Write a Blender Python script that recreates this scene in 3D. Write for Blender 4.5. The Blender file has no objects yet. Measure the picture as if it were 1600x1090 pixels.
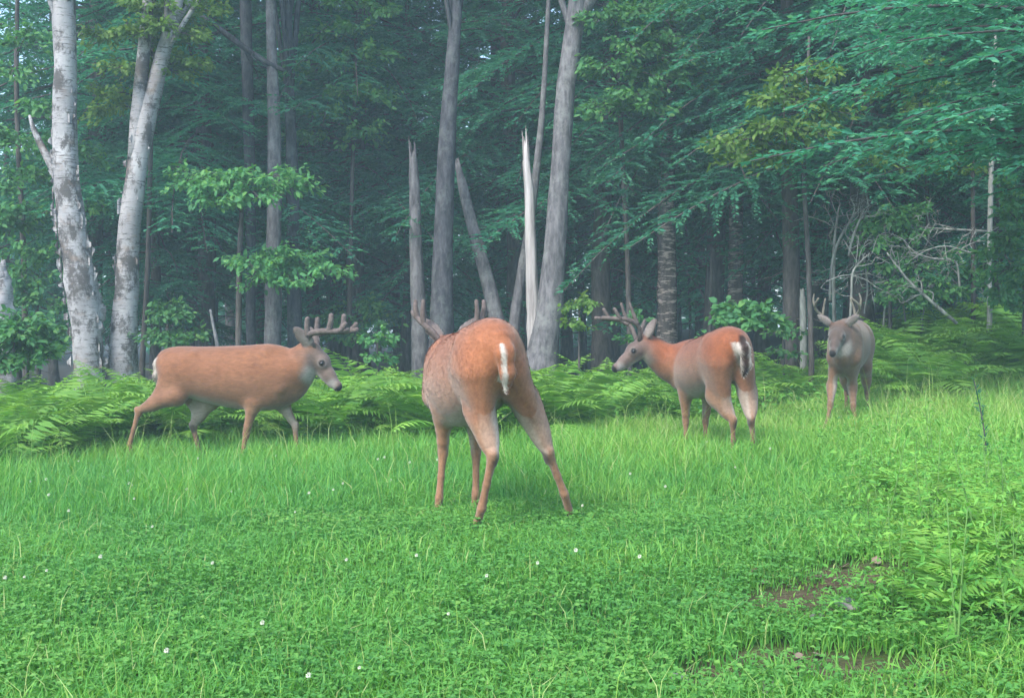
import bpy, math, random
import numpy as np
from mathutils import Vector

# ------------------------------------------------------------------ camera, sky, sun, exposure
scene = bpy.context.scene
COL = scene.collection
CAM_H, FPX, HORIZ = 0.89, 1716.0, 513.0        # eye height (m), focal length in photo pixels, horizon row
cam_data = bpy.data.cameras.new('camera')
cam_data.sensor_width = 36.0
cam_data.lens = 36.0 * FPX / 1600.0
cam_data.clip_start, cam_data.clip_end = 0.05, 2000.0
cam = bpy.data.objects.new('camera', cam_data)
COL.objects.link(cam)
cam.location = (0, 0, CAM_H)
cam.rotation_euler = (math.radians(90) - math.atan((545 - HORIZ) / FPX), 0, 0)
scene.camera = cam

SUN_EL, SUN_AZ = math.radians(48), math.radians(215)     # azimuth clockwise from +Y
world = bpy.data.worlds.new('World')
scene.world = world
world.use_nodes = True
wn = world.node_tree
sky = wn.nodes.new('ShaderNodeTexSky')
sky.sky_type = 'NISHITA'
sky.sun_disc = False
sky.sun_elevation = SUN_EL
sky.sun_rotation = SUN_AZ
sky.dust_density = 1.5
sky.air_density = 1.0
bg = wn.nodes['Background']
bg.inputs['Strength'].default_value = 0.15
wn.links.new(sky.outputs['Color'], bg.inputs['Color'])

sun_data = bpy.data.lights.new('sun', 'SUN')
sun_data.energy = 1.5
sun_data.angle = math.radians(25)
sun_data.color = (1.0, 0.965, 0.91)
sun = bpy.data.objects.new('sun', sun_data)
COL.objects.link(sun)
sdir = Vector((math.sin(SUN_AZ) * math.cos(SUN_EL), math.cos(SUN_AZ) * math.cos(SUN_EL), math.sin(SUN_EL)))
sun.rotation_euler = (-sdir).to_track_quat('-Z', 'Y').to_euler()

vs = scene.view_settings
vs.view_transform = 'Standard'
vs.look = 'None'
vs.exposure = 1.85
vs.gamma = 1.0
scene.cycles.use_denoising = True
scene.cycles.max_bounces = 8
scene.cycles.diffuse_bounces = 4
scene.cycles.transmission_bounces = 4
scene.cycles.volume_bounces = 1
scene.cycles.sample_clamp_indirect = 4.0

# ------------------------------------------------------------------ helpers
RNG = np.random.default_rng(7)
random.seed(7)


def sstep(a, b, x):
    t = np.clip((np.asarray(x, float) - a) / (b - a), 0, 1)
    return t * t * (3 - 2 * t)


def gz(x, y):
    """height of the meadow and forest floor"""
    x = np.asarray(x, float); y = np.asarray(y, float)
    z = 0.036 * np.clip(x, -12, 6) - 0.12 * sstep(4.0, 7.0, y)
    z = z + 0.75 * sstep(2.6, 7.0, x) * sstep(8.5, 14.0, y)
    z = z + 0.02 * np.sin(1.7 * x + 0.6 * y) * np.sin(1.3 * y - 0.4 * x) + 0.012 * np.sin(4.1 * x + 1.0) * np.sin(3.7 * y)
    return z


def at(px, py, d):
    """photo pixel and distance -> place in the world"""
    return np.array([(px - 800.0) / FPX * d, d, CAM_H - (py - HORIZ) / FPX * d])


def mk_mesh(name, verts, faces, mats, attrs=None, smooth=False, mat_index=None):
    """faces: list of int arrays (n,3) or (n,4)"""
    me = bpy.data.meshes.new(name)
    verts = np.asarray(verts, np.float32)
    faces = [np.asarray(f, np.int32) for f in faces if len(f)]
    loops = np.concatenate([f.ravel() for f in faces])
    totals = np.concatenate([np.full(len(f), f.shape[1], np.int32) for f in faces])
    starts = np.concatenate([[0], np.cumsum(totals)[:-1]]).astype(np.int32)
    me.vertices.add(len(verts)); me.vertices.foreach_set('co', verts.ravel())
    me.loops.add(len(loops)); me.loops.foreach_set('vertex_index', loops)
    me.polygons.add(len(totals))
    me.polygons.foreach_set('loop_start', starts)
    me.polygons.foreach_set('loop_total', totals)
    me.polygons.foreach_set('use_smooth', np.full(len(totals), smooth, bool))
    if mat_index is not None:
        me.polygons.foreach_set('material_index', np.asarray(mat_index, np.int32))
    for m in (mats if isinstance(mats, (list, tuple)) else [mats]):
        me.materials.append(m)
    for k, v in (attrs or {}).items():
        v = np.asarray(v, np.float32)
        if v.ndim == 1:
            a = me.attributes.new(k, 'FLOAT', 'POINT'); a.data.foreach_set('value', v)
        else:
            if v.shape[1] == 3:
                v = np.concatenate([v, np.ones((len(v), 1), np.float32)], 1)
            a = me.attributes.new(k, 'FLOAT_COLOR', 'POINT'); a.data.foreach_set('color', v.ravel())
    me.update(calc_edges=True)
    return me


def obj(name, me, parent=None, loc=None):
    o = bpy.data.objects.new(name, me)
    COL.objects.link(o)
    if parent is not None:
        o.parent = parent
    if loc is not None:
        o.location = loc
    return o


def thing(name, label, cat, loc=(0, 0, 0), group=None):
    o = obj(name, None, None, loc)
    o.empty_display_size = 0.1
    return tag(o, label, cat, group)


def tag(o, label, cat, group=None, kind=None):
    o['label'] = label; o['category'] = cat
    if group: o['group'] = group
    if kind: o['kind'] = kind
    return o


def copy_tree(root, loc=None, rotz=None, scale=None, label=None):
    r = root.copy(); COL.objects.link(r)
    if loc is not None: r.location = loc
    if rotz is not None: r.rotation_euler = (0, 0, rotz)
    if scale is not None: r.scale = (scale,) * 3 if np.isscalar(scale) else scale
    if label: r['label'] = label
    for ch in root.children:
        c = ch.copy(); COL.objects.link(c); c.parent = r
        for g in ch.children:
            d = g.copy(); COL.objects.link(d); d.parent = c
    return r


class MB:
    """collects tubes and leaves into one mesh"""
    def __init__(self):
        self.v, self.f3, self.f4, self.f6, self.n, self.a = [], [], [], [], 0, []

    def add(self, v, f4=None, f3=None, var=0.5):
        v = np.asarray(v, float)
        self.v.append(v)
        if f4 is not None and len(f4): self.f4.append(np.asarray(f4) + self.n)
        if f3 is not None and len(f3): self.f3.append(np.asarray(f3) + self.n)
        self.a.append(np.broadcast_to(np.asarray(var, float), (len(v),)).copy())
        self.n += len(v)

    def build(self, name, mat, parent=None, loc=(0, 0, 0), smooth=True):
        return obj(name, self.mesh(name, mat, loc, smooth), parent)

    def mesh(self, name, mat, loc=(0, 0, 0), smooth=True):
        v = np.concatenate(self.v) - np.asarray(loc)
        fs = []
        if self.f4: fs.append(np.concatenate(self.f4))
        if self.f3: fs.append(np.concatenate(self.f3))
        if self.f6: fs.append(np.concatenate(self.f6))
        return mk_mesh(name, v, fs, mat, {'var': np.concatenate(self.a)}, smooth)

    def tube(self, pts, radii, sides=8, rough=0.0, jag=0.0, var=0.5, cap=True, rng=RNG):
        P = np.asarray(pts, float); R = np.asarray(radii, float)
        n = len(P)
        T = np.gradient(P, axis=0); T /= np.linalg.norm(T, axis=1)[:, None] + 1e-9
        ref = np.array([0.0, 0, 1]) if abs(T[0][2]) < 0.8 else np.array([1.0, 0, 0])
        rings = []
        u = np.cross(T[0], ref); u /= np.linalg.norm(u)
        ang = np.arange(sides) / sides * 2 * np.pi
        for i in range(n):
            u = u - T[i] * np.dot(u, T[i]); u /= np.linalg.norm(u) + 1e-9
            w = np.cross(T[i], u)
            rr = R[i] * (1 + rough * rng.normal(size=sides)) if rough else np.full(sides, R[i])
            ring = P[i] + (np.cos(ang) * rr)[:, None] * u + (np.sin(ang) * rr)[:, None] * w
            if jag and i == n - 1:
                ring += T[i] * (rng.random(sides) * jag)[:, None]
            rings.append(ring)
        V = np.concatenate(rings + ([P[-1:] + T[-1:] * R[-1] * (-0.6 if jag else 0.6), P[:1]] if cap else []))
        i = np.arange(n - 1)[:, None] * sides; j = np.arange(sides)[None]; j2 = (j + 1) % sides
        F = np.stack([i + j, i + j2, i + sides + j2, i + sides + j], -1).reshape(-1, 4)
        f3 = None
        if cap:
            top, bot = n * sides, n * sides + 1
            k = np.arange(sides); k2 = (k + 1) % sides; b = (n - 1) * sides
            f3 = np.concatenate([np.stack([b + k, b + k2, np.full(sides, top)], 1),
                                 np.stack([k2, k, np.full(sides, bot)], 1)])
        self.add(V, F, f3, var)

    def leaves(self, P, D, N, L, W, var, mid=0.45, fold=0.15):
        """rhombic leaves: base P, direction D, face normal N, length L, width W"""
        P = np.asarray(P, float); n = len(P)
        D = D / (np.linalg.norm(D, axis=1)[:, None] + 1e-9)
        S = np.cross(D, N); S /= np.linalg.norm(S, axis=1)[:, None] + 1e-9
        U = np.cross(S, D)
        L = np.broadcast_to(L, (n,))[:, None]; W = np.broadcast_to(W, (n,))[:, None]
        m = P + D * L * mid + U * W * fold
        V = np.stack([P, m + S * W * 0.5, P + D * L - U * W * fold, m - S * W * 0.5], 1).reshape(-1, 3)
        F = np.arange(4 * n).reshape(n, 4)
        self.add(V, F, None, np.repeat(np.broadcast_to(var, (n,)), 4))


def ovate(mb, P, D, N, L, W, var):
    """rounded pointed leaves of six corners"""
    n = len(P)
    D = D / (np.linalg.norm(D, axis=1)[:, None] + 1e-9)
    S = np.cross(D, N); S /= np.linalg.norm(S, axis=1)[:, None] + 1e-9
    U = np.cross(S, D); L = L[:, None]; W = W[:, None]
    V = np.stack([P, P + D * L * 0.22 + S * W * 0.40 + U * W * 0.1, P + D * L * 0.58 + S * W * 0.46 + U * W * 0.06, P + D * L - U * W * 0.12,
                  P + D * L * 0.58 - S * W * 0.46 + U * W * 0.06, P + D * L * 0.22 - S * W * 0.40 + U * W * 0.1], 1).reshape(-1, 3)
    mb.f6.append(np.arange(6 * n).reshape(n, 6) + mb.n)
    mb.add(V, None, None, np.repeat(var, 6))


def smooth_path(pts, n):
    """Catmull-Rom resampling of rows of numbers"""
    P = np.asarray(pts, float)
    Q = np.concatenate([[2 * P[0] - P[1]], P, [2 * P[-1] - P[-2]]])
    ts = np.linspace(0, len(P) - 1, n)
    out = []
    for t in ts:
        i = min(int(t), len(P) - 2); s = t - i
        a, b, c, d = Q[i], Q[i + 1], Q[i + 2], Q[i + 3]
        out.append(0.5 * (2 * b + (c - a) * s + (2 * a - 5 * b + 4 * c - d) * s * s + (3 * b - a - 3 * c + d) * s ** 3))
    return np.array(out)


def unit(v):
    v = np.asarray(v, float)
    return v / (np.linalg.norm(v) + 1e-9)


# ------------------------------------------------------------------ materials
def new_mat(name):
    m = bpy.data.materials.new(name); m.use_nodes = True
    nt = m.node_tree
    for n in list(nt.nodes): nt.nodes.remove(n)
    out = nt.nodes.new('ShaderNodeOutputMaterial')
    return m, nt, out


def ramp(nt, cols, fac):
    r = nt.nodes.new('ShaderNodeValToRGB')
    el = r.color_ramp.elements
    while len(el) < len(cols): el.new(0.5)
    for e, (p, c) in zip(el, cols):
        e.position = p; e.color = (*c, 1)
    nt.links.new(fac, r.inputs[0])
    return r.outputs[0]


def noise(nt, vec, scale, detail=4, rough=0.6, sc=None):
    if sc is not None:
        mp = nt.nodes.new('ShaderNodeMapping'); mp.inputs['Scale'].default_value = sc
        nt.links.new(vec, mp.inputs[0]); vec = mp.outputs[0]
    n = nt.nodes.new('ShaderNodeTexNoise')
    n.inputs['Scale'].default_value = scale; n.inputs['Detail'].default_value = detail
    n.inputs['Roughness'].default_value = rough
    nt.links.new(vec, n.inputs['Vector'])
    return n.outputs['Fac']


def mixc(nt, fac, a, b, mode='MIX'):
    m = nt.nodes.new('ShaderNodeMix'); m.data_type = 'RGBA'; m.blend_type = mode
    if isinstance(fac, float): m.inputs[0].default_value = fac
    else: nt.links.new(fac, m.inputs[0])
    for s, v in ((6, a), (7, b)):
        if isinstance(v, tuple): m.inputs[s].default_value = (*v, 1)
        else: nt.links.new(v, m.inputs[s])
    return m.outputs[2]


def attr(nt, name, out='Fac'):
    a = nt.nodes.new('ShaderNodeAttribute'); a.attribute_name = name
    return a.outputs[out]


def leaf_mat(name, cols, transl=0.35, rough=0.55, tint=(1.25, 1.25, 0.55)):
    m, nt, out = new_mat(name)
    c = ramp(nt, cols, attr(nt, 'var'))
    oi = nt.nodes.new('ShaderNodeObjectInfo')
    hs = nt.nodes.new('ShaderNodeHueSaturation')
    mr = nt.nodes.new('ShaderNodeMapRange'); mr.inputs[3].default_value = 0.75; mr.inputs[4].default_value = 1.25
    nt.links.new(oi.outputs['Random'], mr.inputs[0]); nt.links.new(mr.outputs[0], hs.inputs['Value'])
    nt.links.new(c, hs.inputs['Color']); c = hs.outputs[0]
    p = nt.nodes.new('ShaderNodeBsdfPrincipled')
    p.inputs['Roughness'].default_value = rough; p.inputs['Specular IOR Level'].default_value = 0.25
    nt.links.new(c, p.inputs['Base Color'])
    t = nt.nodes.new('ShaderNodeBsdfTranslucent')
    nt.links.new(mixc(nt, 1.0, c, tint, 'MULTIPLY'), t.inputs['Color'])
    mx = nt.nodes.new('ShaderNodeMixShader'); mx.inputs[0].default_value = transl
    nt.links.new(p.outputs[0], mx.inputs[1]); nt.links.new(t.outputs[0], mx.inputs[2])
    nt.links.new(mx.outputs[0], out.inputs['Surface'])
    return m


def bark_mat(name, cols, scale=16.0, stretch=(1.2, 1.2, 0.34), bump=0.9, lichen=None, rings=None):
    m, nt, out = new_mat(name)
    tc = nt.nodes.new('ShaderNodeTexCoord'); v = tc.outputs['Object']
    n1 = noise(nt, v, scale, 6, 0.65, stretch)
    c = ramp(nt, cols, n1)
    if lichen:
        n2 = noise(nt, v, 4.5, 7, 0.75)
        c = mixc(nt, ramp(nt, [(0.5, (0, 0, 0)), (0.64, (0.8, 0.8, 0.8))], n2), c, lichen)
    if rings:
        n3 = noise(nt, v, 7.0, 4, 0.7, (0.9, 0.9, 4.0))
        c = mixc(nt, ramp(nt, [(0.52, (0, 0, 0)), (0.60, (1, 1, 1))], n3), c, rings)
    p = nt.nodes.new('ShaderNodeBsdfPrincipled')
    p.inputs['Roughness'].default_value = 0.9; p.inputs['Specular IOR Level'].default_value = 0.15
    nt.links.new(c, p.inputs['Base Color'])
    b = nt.nodes.new('ShaderNodeBump'); b.inputs['Strength'].default_value = bump; b.inputs['Distance'].default_value = 0.03
    nt.links.new(n1, b.inputs['Height']); nt.links.new(b.outputs[0], p.inputs['Normal'])
    nt.links.new(p.outputs[0], out.inputs['Surface'])
    return m


def birch_mat():
    m, nt, out = new_mat('birch_bark')
    tc = nt.nodes.new('ShaderNodeTexCoord'); v = tc.outputs['Object']
    base = ramp(nt, [(0.3, (0.20, 0.19, 0.19)), (0.5, (0.30, 0.29, 0.29)), (0.7, (0.43, 0.42, 0.415))], noise(nt, v, 3.0, 6, 0.65, (1, 1, 0.6)))
    lent = noise(nt, v, 9.0, 4, 0.75, (0.6, 0.6, 5.0))
    c = mixc(nt, ramp(nt, [(0.55, (0, 0, 0)), (0.63, (0.9, 0.9, 0.9))], lent), base, (0.06, 0.052, 0.05))
    big = noise(nt, v, 3.2, 7, 0.75, (1.3, 1.3, 0.9))
    c = mixc(nt, ramp(nt, [(0.49, (0, 0, 0)), (0.57, (0.92, 0.92, 0.92))], big), c, (0.07, 0.062, 0.058))
    tan = noise(nt, v, 5.0, 4, 0.6, (1, 1, 1.6))
    c = mixc(nt, ramp(nt, [(0.55, (0, 0, 0)), (0.72, (0.6, 0.6, 0.6))], tan), c, (0.25, 0.185, 0.145))
    p = nt.nodes.new('ShaderNodeBsdfPrincipled'); p.inputs['Roughness'].default_value = 0.75
    p.inputs['Specular IOR Level'].default_value = 0.2
    nt.links.new(c, p.inputs['Base Color'])
    b = nt.nodes.new('ShaderNodeBump'); b.inputs['Strength'].default_value = 0.5; b.inputs['Distance'].default_value = 0.02
    nt.links.new(lent, b.inputs['Height']); nt.links.new(b.outputs[0], p.inputs['Normal'])
    nt.links.new(p.outputs[0], out.inputs['Surface'])
    return m


def plain_mat(name, col, rough=0.8, spec=0.2, var=0.25, scale=30):
    m, nt, out = new_mat(name)
    tc = nt.nodes.new('ShaderNodeTexCoord')
    n = noise(nt, tc.outputs['Object'], scale, 4, 0.6)
    lo = tuple(c * (1 - var) for c in col); hi = tuple(min(1, c * (1 + var)) for c in col)
    p = nt.nodes.new('ShaderNodeBsdfPrincipled')
    p.inputs['Roughness'].default_value = rough; p.inputs['Specular IOR Level'].default_value = spec
    nt.links.new(ramp(nt, [(0.3, lo), (0.7, hi)], n), p.inputs['Base Color'])
    nt.links.new(p.outputs[0], out.inputs['Surface'])
    return m


def fur_mat(name, strand=False):
    m, nt, out = new_mat(name)
    c = attr(nt, 'coat', 'Color')
    tc = nt.nodes.new('ShaderNodeTexCoord')
    n = noise(nt, tc.outputs['Object'], 60, 4, 0.7, (0.35, 1, 1))
    n2 = noise(nt, tc.outputs['Object'], 9, 3, 0.6)
    c = mixc(nt, 1.0, c, ramp(nt, [(0.3, (0.78, 0.78, 0.78)), (0.7, (1.18, 1.18, 1.18))], n), 'MULTIPLY')
    c = mixc(nt, 1.0, c, ramp(nt, [(0.3, (0.86, 0.84, 0.84)), (0.7, (1.1, 1.1, 1.1))], n2), 'MULTIPLY')
    p = nt.nodes.new('ShaderNodeBsdfPrincipled')
    p.inputs['Roughness'].default_value = 0.7; p.inputs['Specular IOR Level'].default_value = 0.2
    p.inputs['Sheen Weight'].default_value = 0.25; p.inputs['Sheen Roughness'].default_value = 0.5
    nt.links.new(c, p.inputs['Base Color'])
    if not strand:
        b = nt.nodes.new('ShaderNodeBump'); b.inputs['Strength'].default_value = 0.25; b.inputs['Distance'].default_value = 0.01
        nt.links.new(n, b.inputs['Height']); nt.links.new(b.outputs[0], p.inputs['Normal'])
    nt.links.new(p.outputs[0], out.inputs['Surface'])
    return m


def ground_mat():
    m, nt, out = new_mat('ground_soil')
    tc = nt.nodes.new('ShaderNodeTexCoord'); v = tc.outputs['Object']
    n = noise(nt, v, 14, 8, 0.7)
    n2 = noise(nt, v, 60, 4, 0.7)
    moss = ramp(nt, [(0.3, (0.02, 0.05, 0.012)), (0.7, (0.05, 0.11, 0.02))], n)
    soil = ramp(nt, [(0.3, (0.035, 0.028, 0.018)), (0.5, (0.085, 0.062, 0.036)), (0.72, (0.17, 0.135, 0.09))], n2)
    litter = ramp(nt, [(0.35, (0.016, 0.012, 0.009)), (0.65, (0.045, 0.034, 0.025))], n2)
    c = mixc(nt, attr(nt, 'soil'), moss, soil)
    c = mixc(nt, attr(nt, 'litter'), c, litter)
    p = nt.nodes.new('ShaderNodeBsdfPrincipled'); p.inputs['Roughness'].default_value = 0.95
    p.inputs['Specular IOR Level'].default_value = 0.1
    nt.links.new(c, p.inputs['Base Color'])
    b = nt.nodes.new('ShaderNodeBump'); b.inputs['Strength'].default_value = 0.7; b.inputs['Distance'].default_value = 0.02
    nt.links.new(n2, b.inputs['Height']); nt.links.new(b.outputs[0], p.inputs['Normal'])
    nt.links.new(p.outputs[0], out.inputs['Surface'])
    return m


M = {
    'grass': leaf_mat('grass', [(0.0, (0.05, 0.21, 0.055)), (0.4, (0.12, 0.34, 0.065)), (0.75, (0.23, 0.42, 0.07)), (1.0, (0.42, 0.48, 0.20))], 0.4, 0.5),
    'clover': leaf_mat('clover', [(0.0, (0.07, 0.25, 0.06)), (0.6, (0.14, 0.38, 0.07)), (1.0, (0.24, 0.46, 0.095))], 0.35, 0.5),
    'fern': leaf_mat('fern', [(0.0, (0.06, 0.19, 0.038)), (0.5, (0.13, 0.31, 0.05)), (1.0, (0.24, 0.41, 0.07))], 0.4),
    'herb': leaf_mat('herb', [(0.0, (0.05, 0.18, 0.04)), (0.5, (0.11, 0.30, 0.05)), (1.0, (0.20, 0.40, 0.07))], 0.38),
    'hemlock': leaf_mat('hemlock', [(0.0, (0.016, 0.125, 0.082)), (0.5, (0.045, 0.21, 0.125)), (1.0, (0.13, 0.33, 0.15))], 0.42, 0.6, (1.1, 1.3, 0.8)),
    'maple': leaf_mat('maple', [(0.0, (0.035, 0.15, 0.06)), (0.5, (0.07, 0.22, 0.075)), (1.0, (0.15, 0.32, 0.08))], 0.42),
    'beech': leaf_mat('beech', [(0.0, (0.07, 0.18, 0.04)), (0.5, (0.13, 0.26, 0.05)), (1.0, (0.24, 0.36, 0.09))], 0.45),
    'birch': birch_mat(),
    'grey': bark_mat('grey_bark', [(0.3, (0.024, 0.024, 0.028)), (0.5, (0.056, 0.055, 0.063)), (0.72, (0.108, 0.107, 0.118))], lichen=(0.115, 0.125, 0.122)),
    'pale': bark_mat('pale_bark', [(0.3, (0.056, 0.053, 0.056)), (0.5, (0.118, 0.112, 0.117)), (0.72, (0.21, 0.20, 0.205))], lichen=(0.21, 0.215, 0.205)),
    'snag': bark_mat('weathered_wood', [(0.3, (0.12, 0.105, 0.10)), (0.5, (0.34, 0.315, 0.305)), (0.72, (0.52, 0.49, 0.48))], 12, (1, 1, 0.08)),
    'dark': bark_mat('dark_bark', [(0.3, (0.035, 0.03, 0.03)), (0.5, (0.08, 0.07, 0.065)), (0.72, (0.14, 0.125, 0.115))]),
    'ringed': bark_mat('ringed_bark', [(0.3, (0.03, 0.027, 0.027)), (0.5, (0.07, 0.06, 0.055)), (0.72, (0.12, 0.10, 0.10))], rings=(0.30, 0.25, 0.22)),
    'twig': bark_mat('dead_twig', [(0.3, (0.10, 0.105, 0.095)), (0.5, (0.22, 0.225, 0.205)), (0.72, (0.38, 0.385, 0.35))]),
    'stem': plain_mat('green_stem', (0.12, 0.24, 0.06)),
    'fur': fur_mat('deer_coat'), 'strand': fur_mat('deer_hair', True),
    'velvet': plain_mat('antler_velvet', (0.115, 0.092, 0.083), 0.85, 0.1, 0.35, 40),
    'velvet_pale': plain_mat('pale_antler_velvet', (0.20, 0.175, 0.14), 0.85, 0.1, 0.3, 40),
    'eye': plain_mat('deer_eye', (0.006, 0.004, 0.004), 0.12, 0.6, 0.1),
    'flower': plain_mat('clover_flower', (0.62, 0.63, 0.50), 0.7),
    'deadleaf': leaf_mat('dead_leaf', [(0.0, (0.06, 0.035, 0.022)), (0.5, (0.13, 0.085, 0.058)), (1.0, (0.24, 0.18, 0.14))], 0.15, 0.7, (1, 0.9, 0.7)),
    'stone': plain_mat('pale_stone', (0.20, 0.19, 0.18), 0.85, 0.2, 0.35, 25),
    'ground': ground_mat(),
}

# ------------------------------------------------------------------ ground
SOIL_SPOTS = [(0.92, 3.46, 0.19), (1.17, 3.72, 0.21), (1.06, 3.55, 0.12), (0.46, 2.72, 0.15), (0.88, 2.68, 0.19), (1.45, 3.2, 0.13), (0.66, 2.85, 0.09)]


def soilness(x, y):
    s = np.zeros(np.shape(x))
    for cx, cy, r in SOIL_SPOTS:
        d = np.hypot((x - cx), (y - cy) * 0.9) + 0.10 * r / 0.3 * np.sin(9 * x + 5 * y) * np.sin(7 * y - 4 * x)
        s = np.maximum(s, 1 - sstep(r * 0.55, r * 1.1, d))
    return s


def edge_y(x):
    """distance at which the meadow gives way to ferns"""
    x = np.asarray(x, float)
    e = np.interp(x, [-9, -4, -2.5, -0.5, 1.0, 2.5, 4, 7], [7.4, 8.0, 9.3, 9.1, 9.2, 10.2, 11.0, 10.8])
    return e + 0.25 * np.sin(2.1 * x) + 0.15 * np.sin(5.3 * x + 1)


def build_ground():
    near = np.arange(-12, 22.01, 0.15)
    far = 22 + np.cumsum(np.geomspace(0.3, 14, 36))
    ys = np.concatenate([-12 - np.cumsum(np.geomspace(0.6, 25, 16))[::-1], near, far[far < 205]])
    xp = np.arange(0, 14, 0.15)
    xf = 14 + np.cumsum(np.geomspace(0.4, 22, 22)); xf = xf[xf < 205]
    xr = np.concatenate([xp, xf]); xs = np.concatenate([-xr[1:][::-1], xr])
    X, Y = np.meshgrid(xs, ys)
    Z = gz(X, Y)
    nx = len(xs)
    i = np.arange(len(ys) - 1)[:, None] * nx; j = np.arange(nx - 1)[None]
    F = np.stack([i + j, i + j + 1, i + nx + j + 1, i + nx + j], -1).reshape(-1, 4)
    x, y = X.ravel(), Y.ravel()
    lit = sstep(0.3, 2.5, y - edge_y(np.clip(x, -9, 7)))
    me = mk_mesh('ground', np.stack([x, y, Z.ravel()], 1), [F], M['ground'], {'soil': soilness(x, y), 'litter': lit}, True)
    g = obj('ground', me); g['kind'] = 'structure'


build_ground()

# ------------------------------------------------------------------ trees
def crown_broadleaf(rng, n_clump, rx, rz, leaf, per, lo=-1.0):
    """leaf clumps (flat sprays) through an ellipsoid; returns leaf arrays and clump centres"""
    P, D, N, L, W, V, C = [], [], [], [], [], [], []
    for k in range(n_clump):
        while True:
            c = rng.uniform(-1, 1, 3)
            if 0.25 < np.linalg.norm(c) < 1 and c[2] > lo: break
        c = c * np.array([rx, rx, rz])
        C.append(c)
        m = int(per * rng.uniform(0.6, 1.4))
        s = rng.uniform(0.35, 0.7) * rx * 0.33
        off = rng.normal(size=(m, 3)) * np.array([s, s, s * 0.33])
        off[:, 2] -= 0.25 * np.hypot(off[:, 0], off[:, 1])
        d = rng.normal(size=(m, 3)) * np.array([1, 1, 0.4]) + np.array([0, 0, -0.25])
        nn = rng.normal(size=(m, 3)) * 0.45 + np.array([0, 0, 1])
        P.append(c + off); D.append(d); N.append(nn)
        L.append(leaf * rng.uniform(0.7, 1.3, m)); W.append(leaf * 0.62 * rng.uniform(0.7, 1.2, m))
        V.append(np.clip(rng.normal(0.45, 0.18, m) + rng.normal(0, 0.12), 0, 1))
    cat = np.concatenate
    return cat(P), cat(D), cat(N), cat(L), cat(W), cat(V), np.array(C)


def bough(rng, mb, wood, base, az, length, pitch, droop, dens=1.0, leaf=0.075, r0=None, width=0.42):
    """flat feathery conifer bough"""
    dh = np.array([math.cos(az), math.sin(az), 0.0]); side = np.array([-dh[1], dh[0], 0.0])
    bend = rng.normal(0, 0.12)
    def pt(t):
        t = np.asarray(t, float)[..., None]
        return base + length * (t * dh + bend * t * t * side + np.array([0, 0, 1.0]) * (math.tan(pitch) * t - droop * t * t))
    tt = np.linspace(0, 1, 7)
    r0 = r0 or 0.010 + 0.007 * length
    wood.tube(pt(tt), r0 * (1 - 0.85 * tt), 4, cap=False, var=0.5)
    ntw = max(6, int(length * 13 * dens))
    for i in range(ntw):
        t = 0.12 + 0.88 * (i + rng.random()) / ntw
        s = 1 if i % 2 else -1
        tl = (width * length * (1 - t) ** 0.7 + 0.10) * rng.uniform(0.7, 1.15) * min(1, t * 3.5 + 0.25)
        a = math.radians(rng.uniform(42, 62)) * s
        dv = dh * math.cos(a) + side * math.sin(a) + np.array([0, 0, rng.normal(-0.12, 0.22)])
        o = pt(t)
        m = max(3, int(tl / 0.028 * dens))
        u = (np.arange(m) + rng.random(m)) / m
        sg = np.where(np.arange(m) % 2 == 0, 1.0, -1.0)
        p = o + np.outer(u * tl, dv) + np.outer(u * u * tl, [0, 0, -0.22])
        sv = np.cross(dv, [0, 0, 1.0])
        d = dv + np.outer(sg * rng.uniform(0.5, 1.1, m), sv) + rng.normal(0, 0.12, (m, 3)) + np.array([0, 0, -0.12])
        nn = rng.normal(0, 0.85, (m, 3)) + np.array([0, -0.1, 1.0])
        l = leaf * rng.uniform(0.7, 1.4, m) * (1.1 - 0.5 * u)
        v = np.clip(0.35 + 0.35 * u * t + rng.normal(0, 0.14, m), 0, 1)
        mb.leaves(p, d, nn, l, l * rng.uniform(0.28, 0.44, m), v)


def hemlock_proto(seed, H, z0, rmax, nb, dens=1.12, leaf=0.088, trunk_r=0.12, dead=14):
    rng = np.random.default_rng(seed)
    crown, wood, trunk = MB(), MB(), MB()
    for i in range(nb):
        z = z0 + (H - z0) * ((i + rng.random()) / nb) ** 1.15
        f = (z - z0) / (H - z0)
        L = (rmax * (1 - f) ** 0.75 + 0.25) * rng.uniform(0.65, 1.1)
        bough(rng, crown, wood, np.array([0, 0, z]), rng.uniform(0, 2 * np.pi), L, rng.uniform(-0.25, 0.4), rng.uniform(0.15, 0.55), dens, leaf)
    for i in range(dead):
        z = rng.uniform(0.5, z0 + 0.8); a = rng.uniform(0, 6.28); L = rng.uniform(0.3, 1.3)
        p = [np.array([math.cos(a) * t * L, math.sin(a) * t * L, z - 0.25 * L * t * t + 0.03 * rng.normal()]) for t in (0, 0.35, 0.7, 1)]
        wood.tube(p, [0.013, 0.010, 0.007, 0.003], 4, cap=False)
    zz = np.linspace(-0.2, H, 14)
    pts = np.stack([0.06 * np.sin(zz * 0.9 + seed), 0.06 * np.cos(zz * 0.7 + seed), zz], 1)
    trunk.tube(pts, trunk_r * (1 - 0.93 * np.clip(zz / H, 0, 1)) * (1 + 0.5 * np.exp(-np.clip(zz, 0, 9) * 4)), 9, 0.04, rng=rng)
    return crown, wood, trunk


def conifer(name, label, group, seed, loc, bark='dark', **kw):
    cr, wd, tr = hemlock_proto(seed, **kw)
    t = thing(name, label, 'tree', loc, group)
    tr.build('trunk', M[bark], t)
    wd.build('branches', M['dark'], t)['kind'] = 'stuff'
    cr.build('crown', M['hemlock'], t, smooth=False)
    return t


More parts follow.
